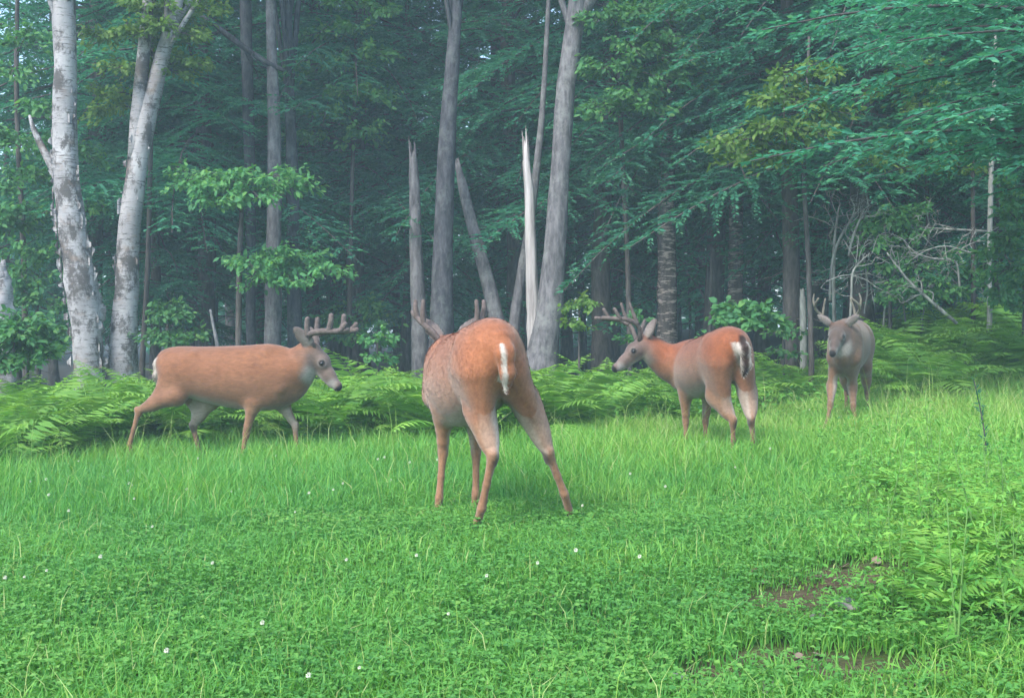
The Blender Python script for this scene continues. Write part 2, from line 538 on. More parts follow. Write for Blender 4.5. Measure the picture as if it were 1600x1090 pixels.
HEM_G = 'hemlocks in the shaded wood'
HEM_L = 'dark feathery hemlock standing in the shaded wood behind the pale trunks'
protos = [conifer('hemlock_tree', HEM_L, HEM_G, 11, (0, 0, 0), H=13.0, z0=2.75, rmax=2.7, nb=118),
          conifer('hemlock_tree', HEM_L, HEM_G, 12, (0, 0, 0), H=15.0, z0=3.2, rmax=3.0, nb=124, trunk_r=0.17),
          conifer('hemlock_tree', HEM_L, HEM_G, 13, (0, 0, 0), H=10.0, z0=1.5, rmax=2.3, nb=96, trunk_r=0.11)]
hem_spots = [  # pixel column, distance, prototype, scale
    (140, 18.5, 0, 1.0), (300, 18.5, 1, 1.0), (520, 19, 0, 1.0), (550, 22, 1, 1.05), (770, 21, 1, 1.0), (960, 18.5, 0, 1.0),
    (1010, 22, 1, 1.0), (1090, 18, 2, 1.05), (1190, 17, 0, 1.0), (1280, 16, 2, 1.05), (1390, 17.5, 1, 1.0), (1480, 15, 0, 0.95),
    (1600, 15.5, 1, 1.0), (1680, 19, 0, 1.0), (180, 23, 0, 1.1), (420, 25, 1, 1.1), 
    (860, 26, 0, 1.15), (1140, 24, 1, 1.1), (1330, 22, 1, 1.1), (1520, 22, 0, 1.15), (270, 30, 1, 1.15),
    (520, 31, 0, 1.2), (740, 33, 1, 1.1), (950, 31, 1, 1.15), (1060, 34, 0, 1.25), (1240, 30, 1, 1.15), (1430, 29, 1, 1.1),
    (1600, 28, 1, 1.15), (360, 38, 1, 1.15), (590, 39, 0, 0.85), (820, 40, 1, 1.2), (1160, 38, 1, 1.2),
    (1380, 37, 1, 1.2), (1560, 36, 0, 1.3), (-180, 26, 0, 1.1), (1780, 25, 1, 1.1),
    (640, 17.5, 2, 0.9), (400, 21.5, 2, 1.15), (880, 20.5, 2, 1.1), (240, 16.5, 2, 0.85), (1560, 12.8, 2, 0.72), (1420, 13.8, 2, 0.7), (1740, 12.5, 2, 0.8), (15, 19.5, 2, 0.8), (85, 23, 2, 1.0), (620, 24, 2, 1.0),
    (320, 16.4, 1, 0.95), (560, 17.2, 1, 1.0), (490, 18, 0, 1.0), (800, 17.5, 1, 1.0), (945, 16.6, 1, 0.95), (1230, 13.6, 0, 0.98), (1115, 15.6, 1, 0.95), (1350, 13.4, 1, 0.9), (150, 17, 1, 1.0)]
used = set()
LANDMARKS = [(-60, 'beyond the peeling birch stub'), (110, 'behind the stout white birch'), (240, 'behind the leaning birch'), (400, 'behind the pair of slim trunks'),
             (560, 'behind the broken grey snag'), (700, 'behind the thick dark grey trunk'), (860, 'behind the tall pale trunk'), (1042, 'beside the ringed trunk'),
             (1230, 'behind the beech sapling'), (1390, 'behind the dead brush'), (1545, 'behind the lichen speckled sapling'), (1700, 'beyond the near conifer')]
for px, d, k, s in hem_spots:
    x = (px - 800) / FPX * d
    loc = (x, d, float(gz(x, d)) - 0.05)
    if k not in used:
        used.add(k); o = protos[k]; o.location = loc; o.rotation_euler = (0, 0, RNG.uniform(0, 6.28)); o.scale = (s,) * 3
    else:
        o = copy_tree(protos[k], loc, RNG.uniform(0, 6.28), s)
    lm = min(LANDMARKS, key=lambda q: abs(q[0] - px))[1]
    if d < 13:
        o['label'] = 'young green hemlock with boughs reaching low ' + lm; o['group'] = 'young hemlocks at the wood edge'
    elif d < 18.2: o['label'] = 'dark feathery hemlock at the wood edge ' + lm
    elif d < 26: o['label'] = 'shaded hemlock standing deeper in the wood ' + lm
    else: o['label'] = 'dim far hemlock deep at the back of the wood'


def px_path(pts, d, n=12, dy=0.0):
    """rows (px, py, width px) -> points and radii at distance d"""
    W = np.array([[*at(p[0], p[1], d + (p[3] if len(p) > 3 else 0)), p[2] / FPX * d * 0.5] for p in pts])
    S = smooth_path(W, n)
    return S[:, :3], S[:, 3]


def px_tree(name, label, pts, d, bark, group=None, limbs=(), crown=None, rough=0.035, jag=0.0, n=22, cat='tree', sides=14, flare=0.0):
    P, R = px_path(pts, d, n)
    gx, gy = P[0][0], P[0][1]
    g0 = float(gz(gx, gy))
    if P[0][2] > g0 - 0.15:                         # run the butt into the soil
        P = np.concatenate([[[gx, gy, g0 - 0.15]], P]); R = np.concatenate([[R[0] * (1.08 + flare)], R])
    loc = np.array([gx, gy, g0])
    t = thing(name, label, cat, tuple(loc), group)
    mb = MB(); mb.tube(P, R, sides, rough, jag)
    mb.build('trunk', M[bark], t, loc)
    for lp in limbs:
        l = MB(); p, r = px_path(lp, d, 10); l.tube(p, r, 8, 0.05)
        l.build('limb', M[bark], t, loc)
    if crown:
        seed, zc, rx, rz, ncl, leaf, per, lm = crown
        rng = np.random.default_rng(seed)
        top = P[-1]
        cP, cD, cN, cL, cW, cV, C = crown_broadleaf(rng, ncl, rx, rz, leaf, per)
        cm, wm = MB(), MB()
        ctr = np.array([top[0], top[1], zc])
        cm.leaves(cP + ctr, cD, cN, cL, cW, cV)
        for c in C[::2]:
            k = P[min(len(P) - 1, int(len(P) * rng.uniform(0.72, 1.0)))]
            q = ctr + c
            wm.tube(smooth_path([k, (k + q) / 2 + np.array([0, 0, 0.3]), q], 6), np.linspace(0.035, 0.008, 6), 4, cap=False)
        wm.build('branches', M[bark], t, loc)['kind'] = 'stuff'
        cm.build('crown', M[lm], t, loc, smooth=False)
    return t, loc


# the two birches and the birch stub at the left
tb, loc_b = px_tree('birch_tree', 'stout white birch with curling bark and a knobbly swelling low on its trunk',
    [(140, 640, 52), (138, 575, 45), (135, 520, 46), (129, 460, 48), (120, 400, 46), (112, 340, 43), (106, 280, 39), (104, 200, 37), (105, 100, 35), (103, 0, 34), (98, -250, 27), (112, -600, 14)],
    13.0, 'birch', limbs=[[(96, 290, 16), (84, 262, 14), (70, 235, 12), (56, 205, 9), (49, 182, 4)]],
    crown=(31, 8.2, 2.0, 2.0, 40, 0.085, 60, 'maple'), rough=0.05, n=30, flare=0.1)
kb = MB()
for (px, py, r) in [(149, 490, 17), (146, 468, 13), (147, 512, 15)]:
    c = at(px, py, 13.08); rr = r / FPX * 13; q = np.linspace(-1, 1, 7)
    kb.tube([c + np.array([0.15 * u * rr, 0, u * rr * 1.25]) for u in q], rr * np.sqrt(np.maximum(1 - q * q, 0.04)), 10, 0.10)
kb.build('burl', M['birch'], tb, loc_b)
tb2, loc_b2 = px_tree('birch_tree', 'slimmer white birch leaning right from the foot of the stout birch',
    [(188, 640, 54), (191, 570, 48), (195, 500, 38), (199, 430, 35), (203, 360, 34), (211, 300, 32), (221, 235, 30), (239, 160, 26), (256, 90, 22), (282, 0, 18), (318, -150, 14), (350, -320, 7)],
    13.3, 'birch', limbs=[[(214, 250, 26), (217, 190, 24), (223, 130, 22), (230, 60, 19), (238, -40, 16), (250, -250, 10)]],
    crown=(32, 6.6, 1.9, 1.3, 42, 0.085, 60, 'maple'), rough=0.05, n=30)
px_tree('birch_stump', 'broken peeling birch stub half hidden by the leafy shrub', [(2, 600, 44), (4, 540, 40), (5, 480, 34), (4, 440, 26), (2, 418, 14)], 11.4, 'birch', rough=0.12, jag=0.15, cat='tree stump')
# curls of loose bark on the stout birch and on the leaning one
crng = np.random.default_rng(5)
def curls(parent, loc, path, d, n, span):
    P, R = px_path(path, d, 40)
    for k in range(n):
        i = crng.integers(span[0], span[1]); a = crng.choice([-1, 1], p=[0.65, 0.35]) * crng.uniform(0.75, 1.5)
        out = np.array([math.sin(a), -math.cos(a), 0.0]); tang = np.array([math.cos(a), math.sin(a), 0.0])
        c = P[i] + out * R[i] * 0.97
        h = crng.uniform(0.02, 0.10); w = crng.uniform(0.010, 0.036); s = crng.choice([-1, 1]); k0, k1 = crng.normal(0, 0.5, 2)
        vs_ = []
        for q in np.linspace(0, 1, 4):
            off = tang * s * w * math.sin(q * 2.2) + out * w * (1 - math.cos(q * 2.4)) * 0.9
            vs_ += [c + off + np.array([0, 0, h * (-1 + 0.7 * q + k0 * q)]), c + off + np.array([0, 0, h * (1 - 0.8 * q + k1 * q * 0.6)])]
        f = [(0, 1, 3, 2), (2, 3, 5, 4), (4, 5, 7, 6)]
        m = MB(); m.add(np.array(vs_), f); m.build('bark_curl', M['birch'], parent, loc, smooth=True)
curls(tb, loc_b, [(138, 575, 52), (137, 520, 54), (131, 460, 56), (121, 400, 52), (112, 340, 47), (106, 280, 41), (104, 200, 37), (105, 100, 35), (103, 0, 34)], 13.0, 80, (1, 34))
curls(tb2, loc_b2, [(191, 570, 48), (195, 500, 41), (199, 430, 38), (203, 360, 37), (211, 300, 35), (221, 235, 34), (239, 160, 29), (256, 90, 24)], 13.3, 18, (2, 36))

# grey trunks
px_tree('maple_tree', 'slender dim grey trunk crossed by a dead slanting branch', [(392, 545, 15), (392, 300, 16), (388, 100, 18), (386, 0, 18), (384, -250, 14)], 15.2, 'grey', crown=(33, 11, 2.6, 2.6, 36, 0.11, 60, 'maple'))
px_tree('maple_tree', 'straight brownish trunk of a close pair behind the walking buck', [(425, 565, 28), (427, 480, 26), (429, 350, 23), (430, 200, 20), (427, 110, 17), (424, -60, 14), (420, -300, 10)], 14.5, 'pale', crown=(34, 9.8, 2.2, 2.4, 36, 0.10, 60, 'maple'))
px_tree('maple_tree', 'paler greyish trunk just beside the straight brownish trunk', [(461, 560, 24), (459, 400, 21), (457, 250, 18), (454, 150, 15), (450, -50, 12)], 14.9, 'grey', crown=(35, 10.5, 2.2, 2.4, 34, 0.10, 60, 'maple'))
px_tree('snag', 'broken grey snag with split top beside the thick grey trunk', [(657, 560, 28), (655, 500, 25), (651, 400, 21), (648, 300, 17), (647, 270, 15), (646, 250, 12)], 14.6, 'pale', jag=0.35, cat='dead tree')
px_tree('maple_tree', 'thick dark grey trunk rising behind the rump of the front buck', [(689, 590, 44), (690, 520, 38), (691, 440, 34), (694, 330, 30), (699, 220, 27), (706, 120, 23), (711, 50, 20), (718, -100, 17), (722, -350, 11)], 14, 'grey', crown=(36, 9.2, 2.4, 2.0, 40, 0.10, 60, 'maple'), rough=0.04, flare=0.15)
px_tree('leaning_trunk', 'broken trunk leaning left onto the thick dark grey trunk', [(784, 560, 26), (776, 500, 24), (762, 440, 22), (748, 390, 20), (735, 340, 18), (724, 295, 16), (716, 262, 8)], 14.5, 'pale', jag=0.2, cat='dead tree')
px_tree('snag', 'bleached white snag broken off at the top in the centre of the wood', [(842, 580, 34), (837, 520, 27), (832, 450, 20), (829, 370, 17), (827, 300, 15), (823, 262, 13), (822, 246, 9)], 14.2, 'snag', jag=0.45, cat='dead tree', rough=0.06)
px_tree('maple_tree', 'thin grey trunk slanting right behind the bleached snag', [(799, 560, 19), (807, 480, 17), (818, 410, 15), (832, 320, 13), (842, 230, 11), (849, 150, 9), (856, 20, 7), (862, -100, 5)], 14.6, 'pale')
px_tree('maple_tree', 'tall pale grey trunk with flared foot beside the bleached snag', [(842, 600, 66), (849, 545, 49), (858, 490, 42), (865, 420, 37), (870, 340, 33), (876, 250, 30), (883, 150, 29), (893, 70, 30), (902, 10, 31), (905, -120, 26), (912, -400, 15)], 13.5, 'pale',
        limbs=[[(898, 30, 26), (922, 2, 24), (955, -40, 20), (1010, -110, 15), (1080, -220, 8)]], crown=(37, 8.6, 2.4, 1.9, 40, 0.10, 60, 'maple'), rough=0.05, flare=0.2)
px_tree('spruce_trunk', 'dark trunk with scaly ringed bark behind the buck at the fern edge', [(1042, 570, 33), (1042, 450, 30), (1041, 330, 27), (1043, 150, 23), (1046, -50, 18), (1048, -350, 10)], 14.4, 'ringed', rough=0.07, n=40)
px_tree('spruce_trunk', 'dim straight trunk in the shade right of the ringed trunk', [(1149, 560, 25), (1149, 400, 23), (1150, 250, 20), (1152, 0, 15), (1153, -250, 9)], 15, 'ringed', rough=0.06, n=30)
px_tree('sapling', 'slim lichen speckled sapling at the right edge of the dead brush', [(1546, 560, 10), (1546, 480, 9), (1545, 400, 8), (1546, 300, 8), (1548, 200, 7), (1552, 60, 5), (1556, -80, 3)], 11.6, 'twig', sides=8)
px_tree('sapling', 'thin dark sapling just left of the lichen speckled one', [(1521, 560, 8), (1520, 450, 7), (1519, 350, 7), (1517, 250, 6), (1512, 120, 4)], 12.2, 'dark', sides=8)
px_tree('stub', 'short pale stub standing between the two bucks at the right', [(1256, 560, 12), (1255, 500, 11), (1254, 470, 10), (1253, 456, 7)], 13, 'twig', jag=0.06, cat='tree stump', sides=8)
px_tree('stick', 'thin dead stick poking up behind the walking buck', [(345, 570, 7), (338, 530, 6), (333, 505, 5), (329, 484, 4)], 11.5, 'pale', cat='stick', sides=6)

# thin dead poles of the shaded wood
prng = np.random.default_rng(21)
poles = [(1108, 14.6, 6, 380), (1080, 17, 5, 300), (1062, 19, 6, 200), (1225, 16, 6, 260), (1180, 18, 7, 240), (1290, 14.5, 7, 300), (912, 20, 13, 100), (962, 21, 8, 200), (985, 23, 9, 120), (940, 17.5, 5, 330)]
poles += [(prng.uniform(60, 1300), prng.uniform(19, 34), prng.uniform(5, 13), prng.uniform(-100, 250)) for _ in range(5)]
for px, d, w, top in poles:
    ln = prng.normal(0, 12)
    t, _ = px_tree('dead_pole', 'thin bare pole of a dead conifer standing in the dark of the wood', [(px, 560, w), (px + ln * 0.5, 400, w * 0.9), (px + ln, (400 + top) / 2, w * 0.75), (px + ln * 1.3, top, w * 0.4)], d,
            'grey' if prng.random() < 0.6 else 'dark', group='dead poles in the wood', n=8, sides=6, rough=0.03)

# dead branch slanting across the grey trunks
def dead_branch(name, label, pts, d, seed, ntw, tl, group=None, mat='twig', cat='branch', w=1.0):
    rng = np.random.default_rng(seed)
    P, R = px_path(pts, d, 16)
    loc = P[0].copy()
    t = thing(name, label, cat, tuple(loc), group)
    mb = MB(); mb.tube(P, R, 7, 0.06); mb.build('limb', M[mat], t, loc)
    for k in range(ntw):
        i = rng.integers(3, 15)
        d0 = unit(P[i] - P[i - 1]); a = unit(d0 + rng.normal(0, 0.75, 3) * np.array([1, 1, 0.9]))
        l = tl * rng.uniform(0.4, 1.0)
        q = [P[i], P[i] + a * l * 0.4 + rng.normal(0, 0.03, 3), P[i] + a * l * 0.75 + rng.normal(0, 0.05, 3) , P[i] + a * l + np.array([0, 0, -0.12 * l])]
        tw = MB(); r = R[i] * rng.uniform(0.3, 0.55)
        tw.tube(smooth_path(q, 7), np.linspace(max(r, 0.004), 0.002, 7), 5, cap=False)
        for _ in range(3):
            s = q[1] + (q[3] - q[1]) * rng.random(); b = unit(a + rng.normal(0, 0.8, 3)); ll = l * rng.uniform(0.2, 0.45)
            tw.tube([s, s + b * ll * 0.5 + rng.normal(0, 0.015, 3), s + b * ll], [0.0035, 0.0028, 0.0015], 4, cap=False)
        tw.build('twig', M[mat], t, loc)
    return t

dead_branch('dead_branch', 'dead branch slanting down across the slender grey trunk', [(318, 28, 8), (350, 52, 9), (385, 78, 10), (415, 98, 9), (445, 112, 7)], 14.45, 1, 4, 0.7, mat='grey')
BR = 'dead brush at the right edge of the wood'
BL = 'bleached dead branch in the brush behind the far buck'
for k, (pts, d) in enumerate([
    ([(1304, 520, 9), (1302, 440, 8), (1303, 380, 7), (1308, 335, 5), (1312, 318, 3)], 12.6),
    ([(1296, 470, 6), (1300, 410, 7), (1312, 372, 7), (1328, 345, 5), (1336, 332, 3)], 12.2),
    ([(1325, 400, 5), (1332, 370, 6), (1342, 345, 5), (1348, 338, 3)], 12.0),
    ([(1328, 500, 5), (1330, 455, 5), (1332, 425, 5), (1345, 408, 4), (1358, 396, 2)], 11.2),
    ([(1495, 505, 8), (1465, 480, 8), (1440, 458, 7), (1420, 440, 6), (1400, 415, 4), (1385, 395, 3)], 11.3),
    ([(1500, 470, 5), (1497, 430, 5), (1490, 408, 5), (1455, 404, 5), (1432, 396, 4), (1418, 385, 3)], 11.8),
    ([(1548, 362, 5), (1510, 360, 5), (1470, 358, 5), (1430, 354, 4), (1400, 345, 3)], 12.2),
    ([(1545, 440, 4), (1505, 425, 4), (1460, 430, 4), (1420, 432, 3), (1390, 440, 2)], 12.4),
    ([(1380, 510, 5), (1385, 460, 5), (1400, 420, 4), (1430, 380, 3), (1450, 350, 2)], 12.0),
    ([(1545, 500, 4), (1520, 470, 4), (1490, 440, 4), (1470, 400, 3), (1462, 370, 2)], 12.8),
    ([(1290, 440, 3), (1320, 430, 3), (1350, 436, 3), (1372, 452, 2)], 11.6),
    ([(1440, 500, 4), (1450, 460, 4), (1475, 420, 4), (1500, 390, 3), (1530, 375, 2)], 11.9),
    ([(1415, 505, 4), (1410, 460, 4), (1420, 420, 3), (1445, 385, 3), (1452, 360, 2)], 12.1),
    ([(1540, 400, 4), (1515, 395, 4), (1480, 385, 3), (1450, 390, 3), (1425, 405, 2)], 11.7),
    ([(1350, 490, 4), (1355, 450, 4), (1350, 410, 4), (1340, 375, 3), (1325, 350, 2)], 12.4)]):
    dead_branch('dead_branch', BL, [(a, b, c * 0.7) for a, b, c in pts], d, 40 + k, 8, 0.45, BR)

# leafy saplings and boughs of the wood's edge
def leafy_tree(name, label, stem, d, branches, leaf, lm, seed, bark='dark', per=26, cat='tree', group=None, aspect=0.5, spread=0.5):
    """slender stem with leaf sprays laid along its branches; branches: rows (px, py, d)"""
    rng = np.random.default_rng(seed)
    P, R = px_path(stem, d, 14)
    g0 = float(gz(P[0][0], P[0][1]))
    P = np.concatenate([[[P[0][0], P[0][1], g0 - 0.1]], P]); R = np.concatenate([[R[0] * 1.1], R])
    loc = np.array([P[0][0], P[0][1], g0])
    t = thing(name, label, cat, tuple(loc), group)
    mb = MB(); mb.tube(P, R, 8, 0.04); mb.build('trunk', M[bark], t, loc)
    cm, wm = MB(), MB()
    for b in branches:
        e = at(*b); s = P[np.argmin(np.abs(P[:, 2] - (e[2] + 0.05 * np.linalg.norm(e - P[5]))))]
        L = np.linalg.norm(e - s)
        C = smooth_path([s, (s + e) / 2 + np.array([0, 0, 0.12 * L]), e], 12)
        wm.tube(C, np.linspace(0.006 + 0.006 * L, 0.003, 12), 5, cap=False)
        dh = unit(e - s)
        for k in range(int(5 + 9 * L)):
            q = rng.uniform(0.25, 1.0); o = C[int(q * 11)]
            a = rng.choice([-1, 1]) * rng.uniform(0.4, 1.2)
            dv = np.array([dh[0] * math.cos(a) - dh[1] * math.sin(a), dh[0] * math.sin(a) + dh[1] * math.cos(a), dh[2] * 0.4 + rng.normal(0, 0.15)])
            tl = spread * rng.uniform(0.5, 1.1) * (1.15 - 0.6 * q)
            m = int(per * rng.uniform(0.6, 1.3))
            u = rng.random(m) ** 0.7
            wm.tube([o, o + dv * tl], [0.003, 0.0015], 3, cap=False)
            p = o + np.outer(u * tl, dv) + rng.normal(0, leaf * 0.35, (m, 3))
            dd = dv + rng.normal(0, 0.65, (m, 3)) + np.array([0, 0, -0.45])
            nn = rng.normal(0, 0.45, (m, 3)) + np.array([0, -0.25, 1.0])
            l = leaf * rng.uniform(0.6, 1.25, m)
            ovate(cm, p, dd, nn, l, l * aspect, np.clip(rng.normal(0.5, 0.2, m), 0, 1))
    wm.build('branches', M[bark], t, loc)['kind'] = 'stuff'
    cm.build('crown', M[lm], t, loc, smooth=False)
    return t

leafy_tree('beech_sapling', 'beech sapling with bright yellow green drooping leaves before the dark wood', [(1268, 560, 9), (1262, 400, 8), (1255, 280, 7), (1258, 180, 6), (1262, 60, 4)], 11.8,
    [(1110, 235, 10.6), (1150, 215, 10.8), (1185, 165, 10.8), (1180, 262, 10.9), (1235, 210, 10.8), (1285, 215, 10.9), (1240, 165, 11), (1330, 180, 11), (1300, 120, 11), (1220, 130, 11), (1190, 205, 10.6), (1130, 262, 10.7)], 0.09, 'beech', 51, spread=0.33, per=13)
leafy_tree('maple_sapling', 'spreading maple sapling with layered leaves beside the pair of trunks', [(372, 560, 10), (375, 400, 9), (378, 340, 7), (380, 300, 6), (382, 285, 4)], 13.6,
    [(300, 300, 12.8), (335, 320, 12.7), (350, 280, 13), (430, 290, 12.8), (480, 290, 13), (410, 315, 12.6), (270, 290, 13.2), (445, 430, 12.9), (500, 425, 13), (540, 435, 13), (400, 430, 12.8), (470, 445, 12.7)], 0.085, 'maple', 52, spread=0.55, per=26)
leafy_tree('maple_sapling', 'leafy branchy maple hanging bright leaves between the two birches', [(222, 570, 9), (232, 400, 8), (238, 200, 8), (242, 60, 7), (246, -60, 5)], 14.2,
    [(290, 20, 12.9), (250, 45, 12.9), (210, 60, 12.9), (180, 110, 13), (160, 150, 13.2), (305, 60, 13), (220, 15, 13), (320, 105, 13.2), (150, 60, 13.3), (280, 120, 13.3), (130, 190, 13.6), (330, 20, 13.2)], 0.08, 'beech', 53, spread=0.5, per=26)  # sunlit look put into the leaf colour by the brighter beech green
leafy_tree('maple_sapling', 'maple sapling filling the corner left of the stout birch', [(40, 570, 10), (38, 400, 9), (30, 200, 8), (30, 60, 7), (35, -80, 5)], 14.5,
    [(20, 120, 13.6), (60, 60, 13.6), (0, 300, 13.5), (50, 330, 13.6), (30, 240, 13.4), (70, 280, 13.8), (-40, 200, 13.5), (60, 400, 13.7), (10, 380, 13.4), (70, 180, 13.8), (-30, 350, 13.4), (160, 330, 14.4), (150, 250, 14.4)], 0.09, 'maple', 54, spread=0.55, per=26)
leafy_tree('maple_sapling', 'leafy maple sapling right of the tall pale trunk', [(985, 570, 9), (980, 400, 8), (972, 250, 8), (965, 100, 7), (960, -60, 5)], 14.0,
    [(1000, 90, 13), (1050, 60, 13), (1000, 150, 13), (940, 110, 13.1), (1040, 130, 13), (1080, 100, 13.2), (1000, 30, 13), (930, 40, 13.2), (950, 180, 13.1), (1030, 180, 13), (1075, 30, 13), (1100, 140, 13.3)], 0.085, 'maple', 55, spread=0.6, per=28)
leafy_tree('maple_sapling', 'small leafy maple growing through the dead brush', [(1392, 560, 7), (1390, 470, 6), (1388, 400, 6), (1392, 340, 4)], 12.4,
    [(1380, 355, 11.9), (1420, 350, 12), (1400, 330, 12), (1360, 385, 11.9), (1430, 375, 12), (1370, 420, 12), (1410, 400, 12), (1345, 360, 12), (1440, 330, 12.2)], 0.075, 'maple', 56, spread=0.35, per=20)
leafy_tree('hobblebush', 'broad leaved bush behind the back of the buck at the fern edge', [(1165, 570, 6), (1165, 530, 5), (1165, 500, 4)], 11.4,
    [(1140, 490, 11), (1190, 485, 11), (1160, 478, 11.2), (1120, 505, 11), (1210, 505, 11.2), (1170, 510, 10.8)], 0.085, 'maple', 57, spread=0.28, per=16, cat='bush', aspect=0.75)
leafy_tree('shrub', 'rounded leafy green shrub at the foot of the birches', [(30, 600, 8), (30, 560, 7), (32, 520, 5)], 10.8,
    [(10, 510, 10.4), (40, 500, 10.4), (60, 530, 10.4), (20, 545, 10.2), (70, 555, 10.4), (-10, 530, 10.3), (45, 570, 10.2), (0, 575, 10.2), (30, 525, 10.2), (85, 545, 10.6), (-40, 550, 10.4), (-30, 510, 10.6)], 0.075, 'maple', 58, spread=0.32, per=26, cat='bush')
leafy_tree('shrub', 'low dark shrub in the shade between the birch and the walking buck', [(262, 580, 6), (262, 540, 5), (262, 500, 4)], 13.5,
    [(245, 495, 13), (280, 500, 13), (262, 480, 13.2), (300, 530, 13), (235, 530, 13), (270, 540, 12.8)], 0.08, 'maple', 59, spread=0.35, per=22, cat='bush')
leafy_tree('shrub', 'bright leafy shrub at the far right below the conifer boughs', [(1600, 560, 7), (1600, 460, 6), (1602, 380, 4)], 10.8,
    [(1570, 380, 10.4), (1600, 360, 10.4), (1560, 430, 10.3), (1590, 440, 10.2), (1575, 330, 10.6), (1610, 300, 10.6), (1560, 470, 10.3), (1540, 400, 10.7), (1620, 410, 10.3), (1600, 480, 10.2), (1640, 350, 10.5), (1565, 280, 10.8)], 0.075, 'maple', 160, spread=0.38, per=30, cat='bush')
leafy_tree('shrub', 'leafy green shrub tangled in the dead brush below its pale branches', [(1440, 560, 6), (1440, 480, 5), (1440, 420, 4)], 12.2,
    [(1400, 450, 11.7), (1430, 420, 11.8), (1470, 440, 11.7), (1450, 470, 11.6), (1500, 460, 11.8), (1420, 480, 11.6), (1490, 400, 12), (1380, 470, 11.8), (1520, 430, 12)], 0.07, 'maple', 161, spread=0.35, per=22, cat='bush')
leafy_tree('shrub', 'dim leafy shrub filling the shade left of the stout birch', [(60, 570, 7), (58, 500, 6), (60, 430, 4)], 14.0,
    [(20, 470, 13.6), (50, 440, 13.6), (80, 480, 13.6), (0, 510, 13.4), (60, 520, 13.4), (95, 520, 13.8), (30, 420, 13.8), (-30, 460, 13.6), (75, 550, 13.4), (20, 550, 13.3)], 0.085, 'maple', 162, spread=0.45, per=26, cat='bush')
leafy_tree('shrub', 'dim leafy shrub in the shade behind the pair of slim trunks', [(560, 580, 6), (560, 520, 5), (560, 470, 4)], 16,
    [(520, 500, 15.5), (560, 480, 15.5), (600, 500, 15.5), (540, 530, 15.3), (590, 540, 15.3), (490, 530, 15.4)], 0.09, 'maple', 163, spread=0.5, per=22, cat='bush')
leafy_tree('maple_sapling', 'maple sapling spreading soft leaves high above the walking buck', [(545, 570, 8), (548, 400, 7), (552, 250, 6), (556, 120, 5), (560, -20, 3)], 15.6,
    [(480, 60, 15), (520, 100, 15), (560, 50, 15), (600, 90, 15), (540, 150, 15), (500, 180, 15), (590, 160, 15), (450, 120, 15), (470, 220, 15.2), (570, 210, 15), (530, 10, 15), (610, 30, 15)], 0.09, 'maple', 164, spread=0.6, per=28)
leafy_tree('beech_sapling', 'yellow green beech at the wood edge under the conifer boughs', [(1455, 560, 7), (1450, 400, 6), (1446, 250, 6), (1444, 120, 4)], 12.8,
    [(1380, 150, 12), (1420, 120, 12), (1480, 140, 12), (1400, 220, 11.9), (1470, 230, 12), (1360, 260, 12), (1430, 180, 11.8), (1500, 200, 12.1), (1440, 270, 12), (1520, 270, 12.1)], 0.085, 'beech', 165, spread=0.45, per=18)
for k, (px, py, d, lab) in enumerate([(905, 478, 11.5, 'yellow green seedling in front of the tall pale trunk'), (985, 500, 12, 'leafy seedling behind the head of the buck at the fern edge'),
        (590, 530, 11.5, 'leafy seedling between the walking buck and the front buck'), (1120, 530, 12.5, 'shaded leafy seedling below the ringed trunk'), (1225, 520, 12, 'leafy seedling beside the short pale stub')]):
    leafy_tree('seedling', lab, [(px, 580, 4), (px, py + 20, 3), (px, py, 2)], d, [(px - 18, py + 2, d - 0.2), (px + 18, py, d - 0.2), (px + 4, py - 8, d), (px - 12, py + 30, d - 0.2), (px + 15, py + 34, d - 0.2)], 0.062, 'beech' if k == 0 else 'maple', 70 + k, spread=0.2, per=10, cat='plant', aspect=0.6)

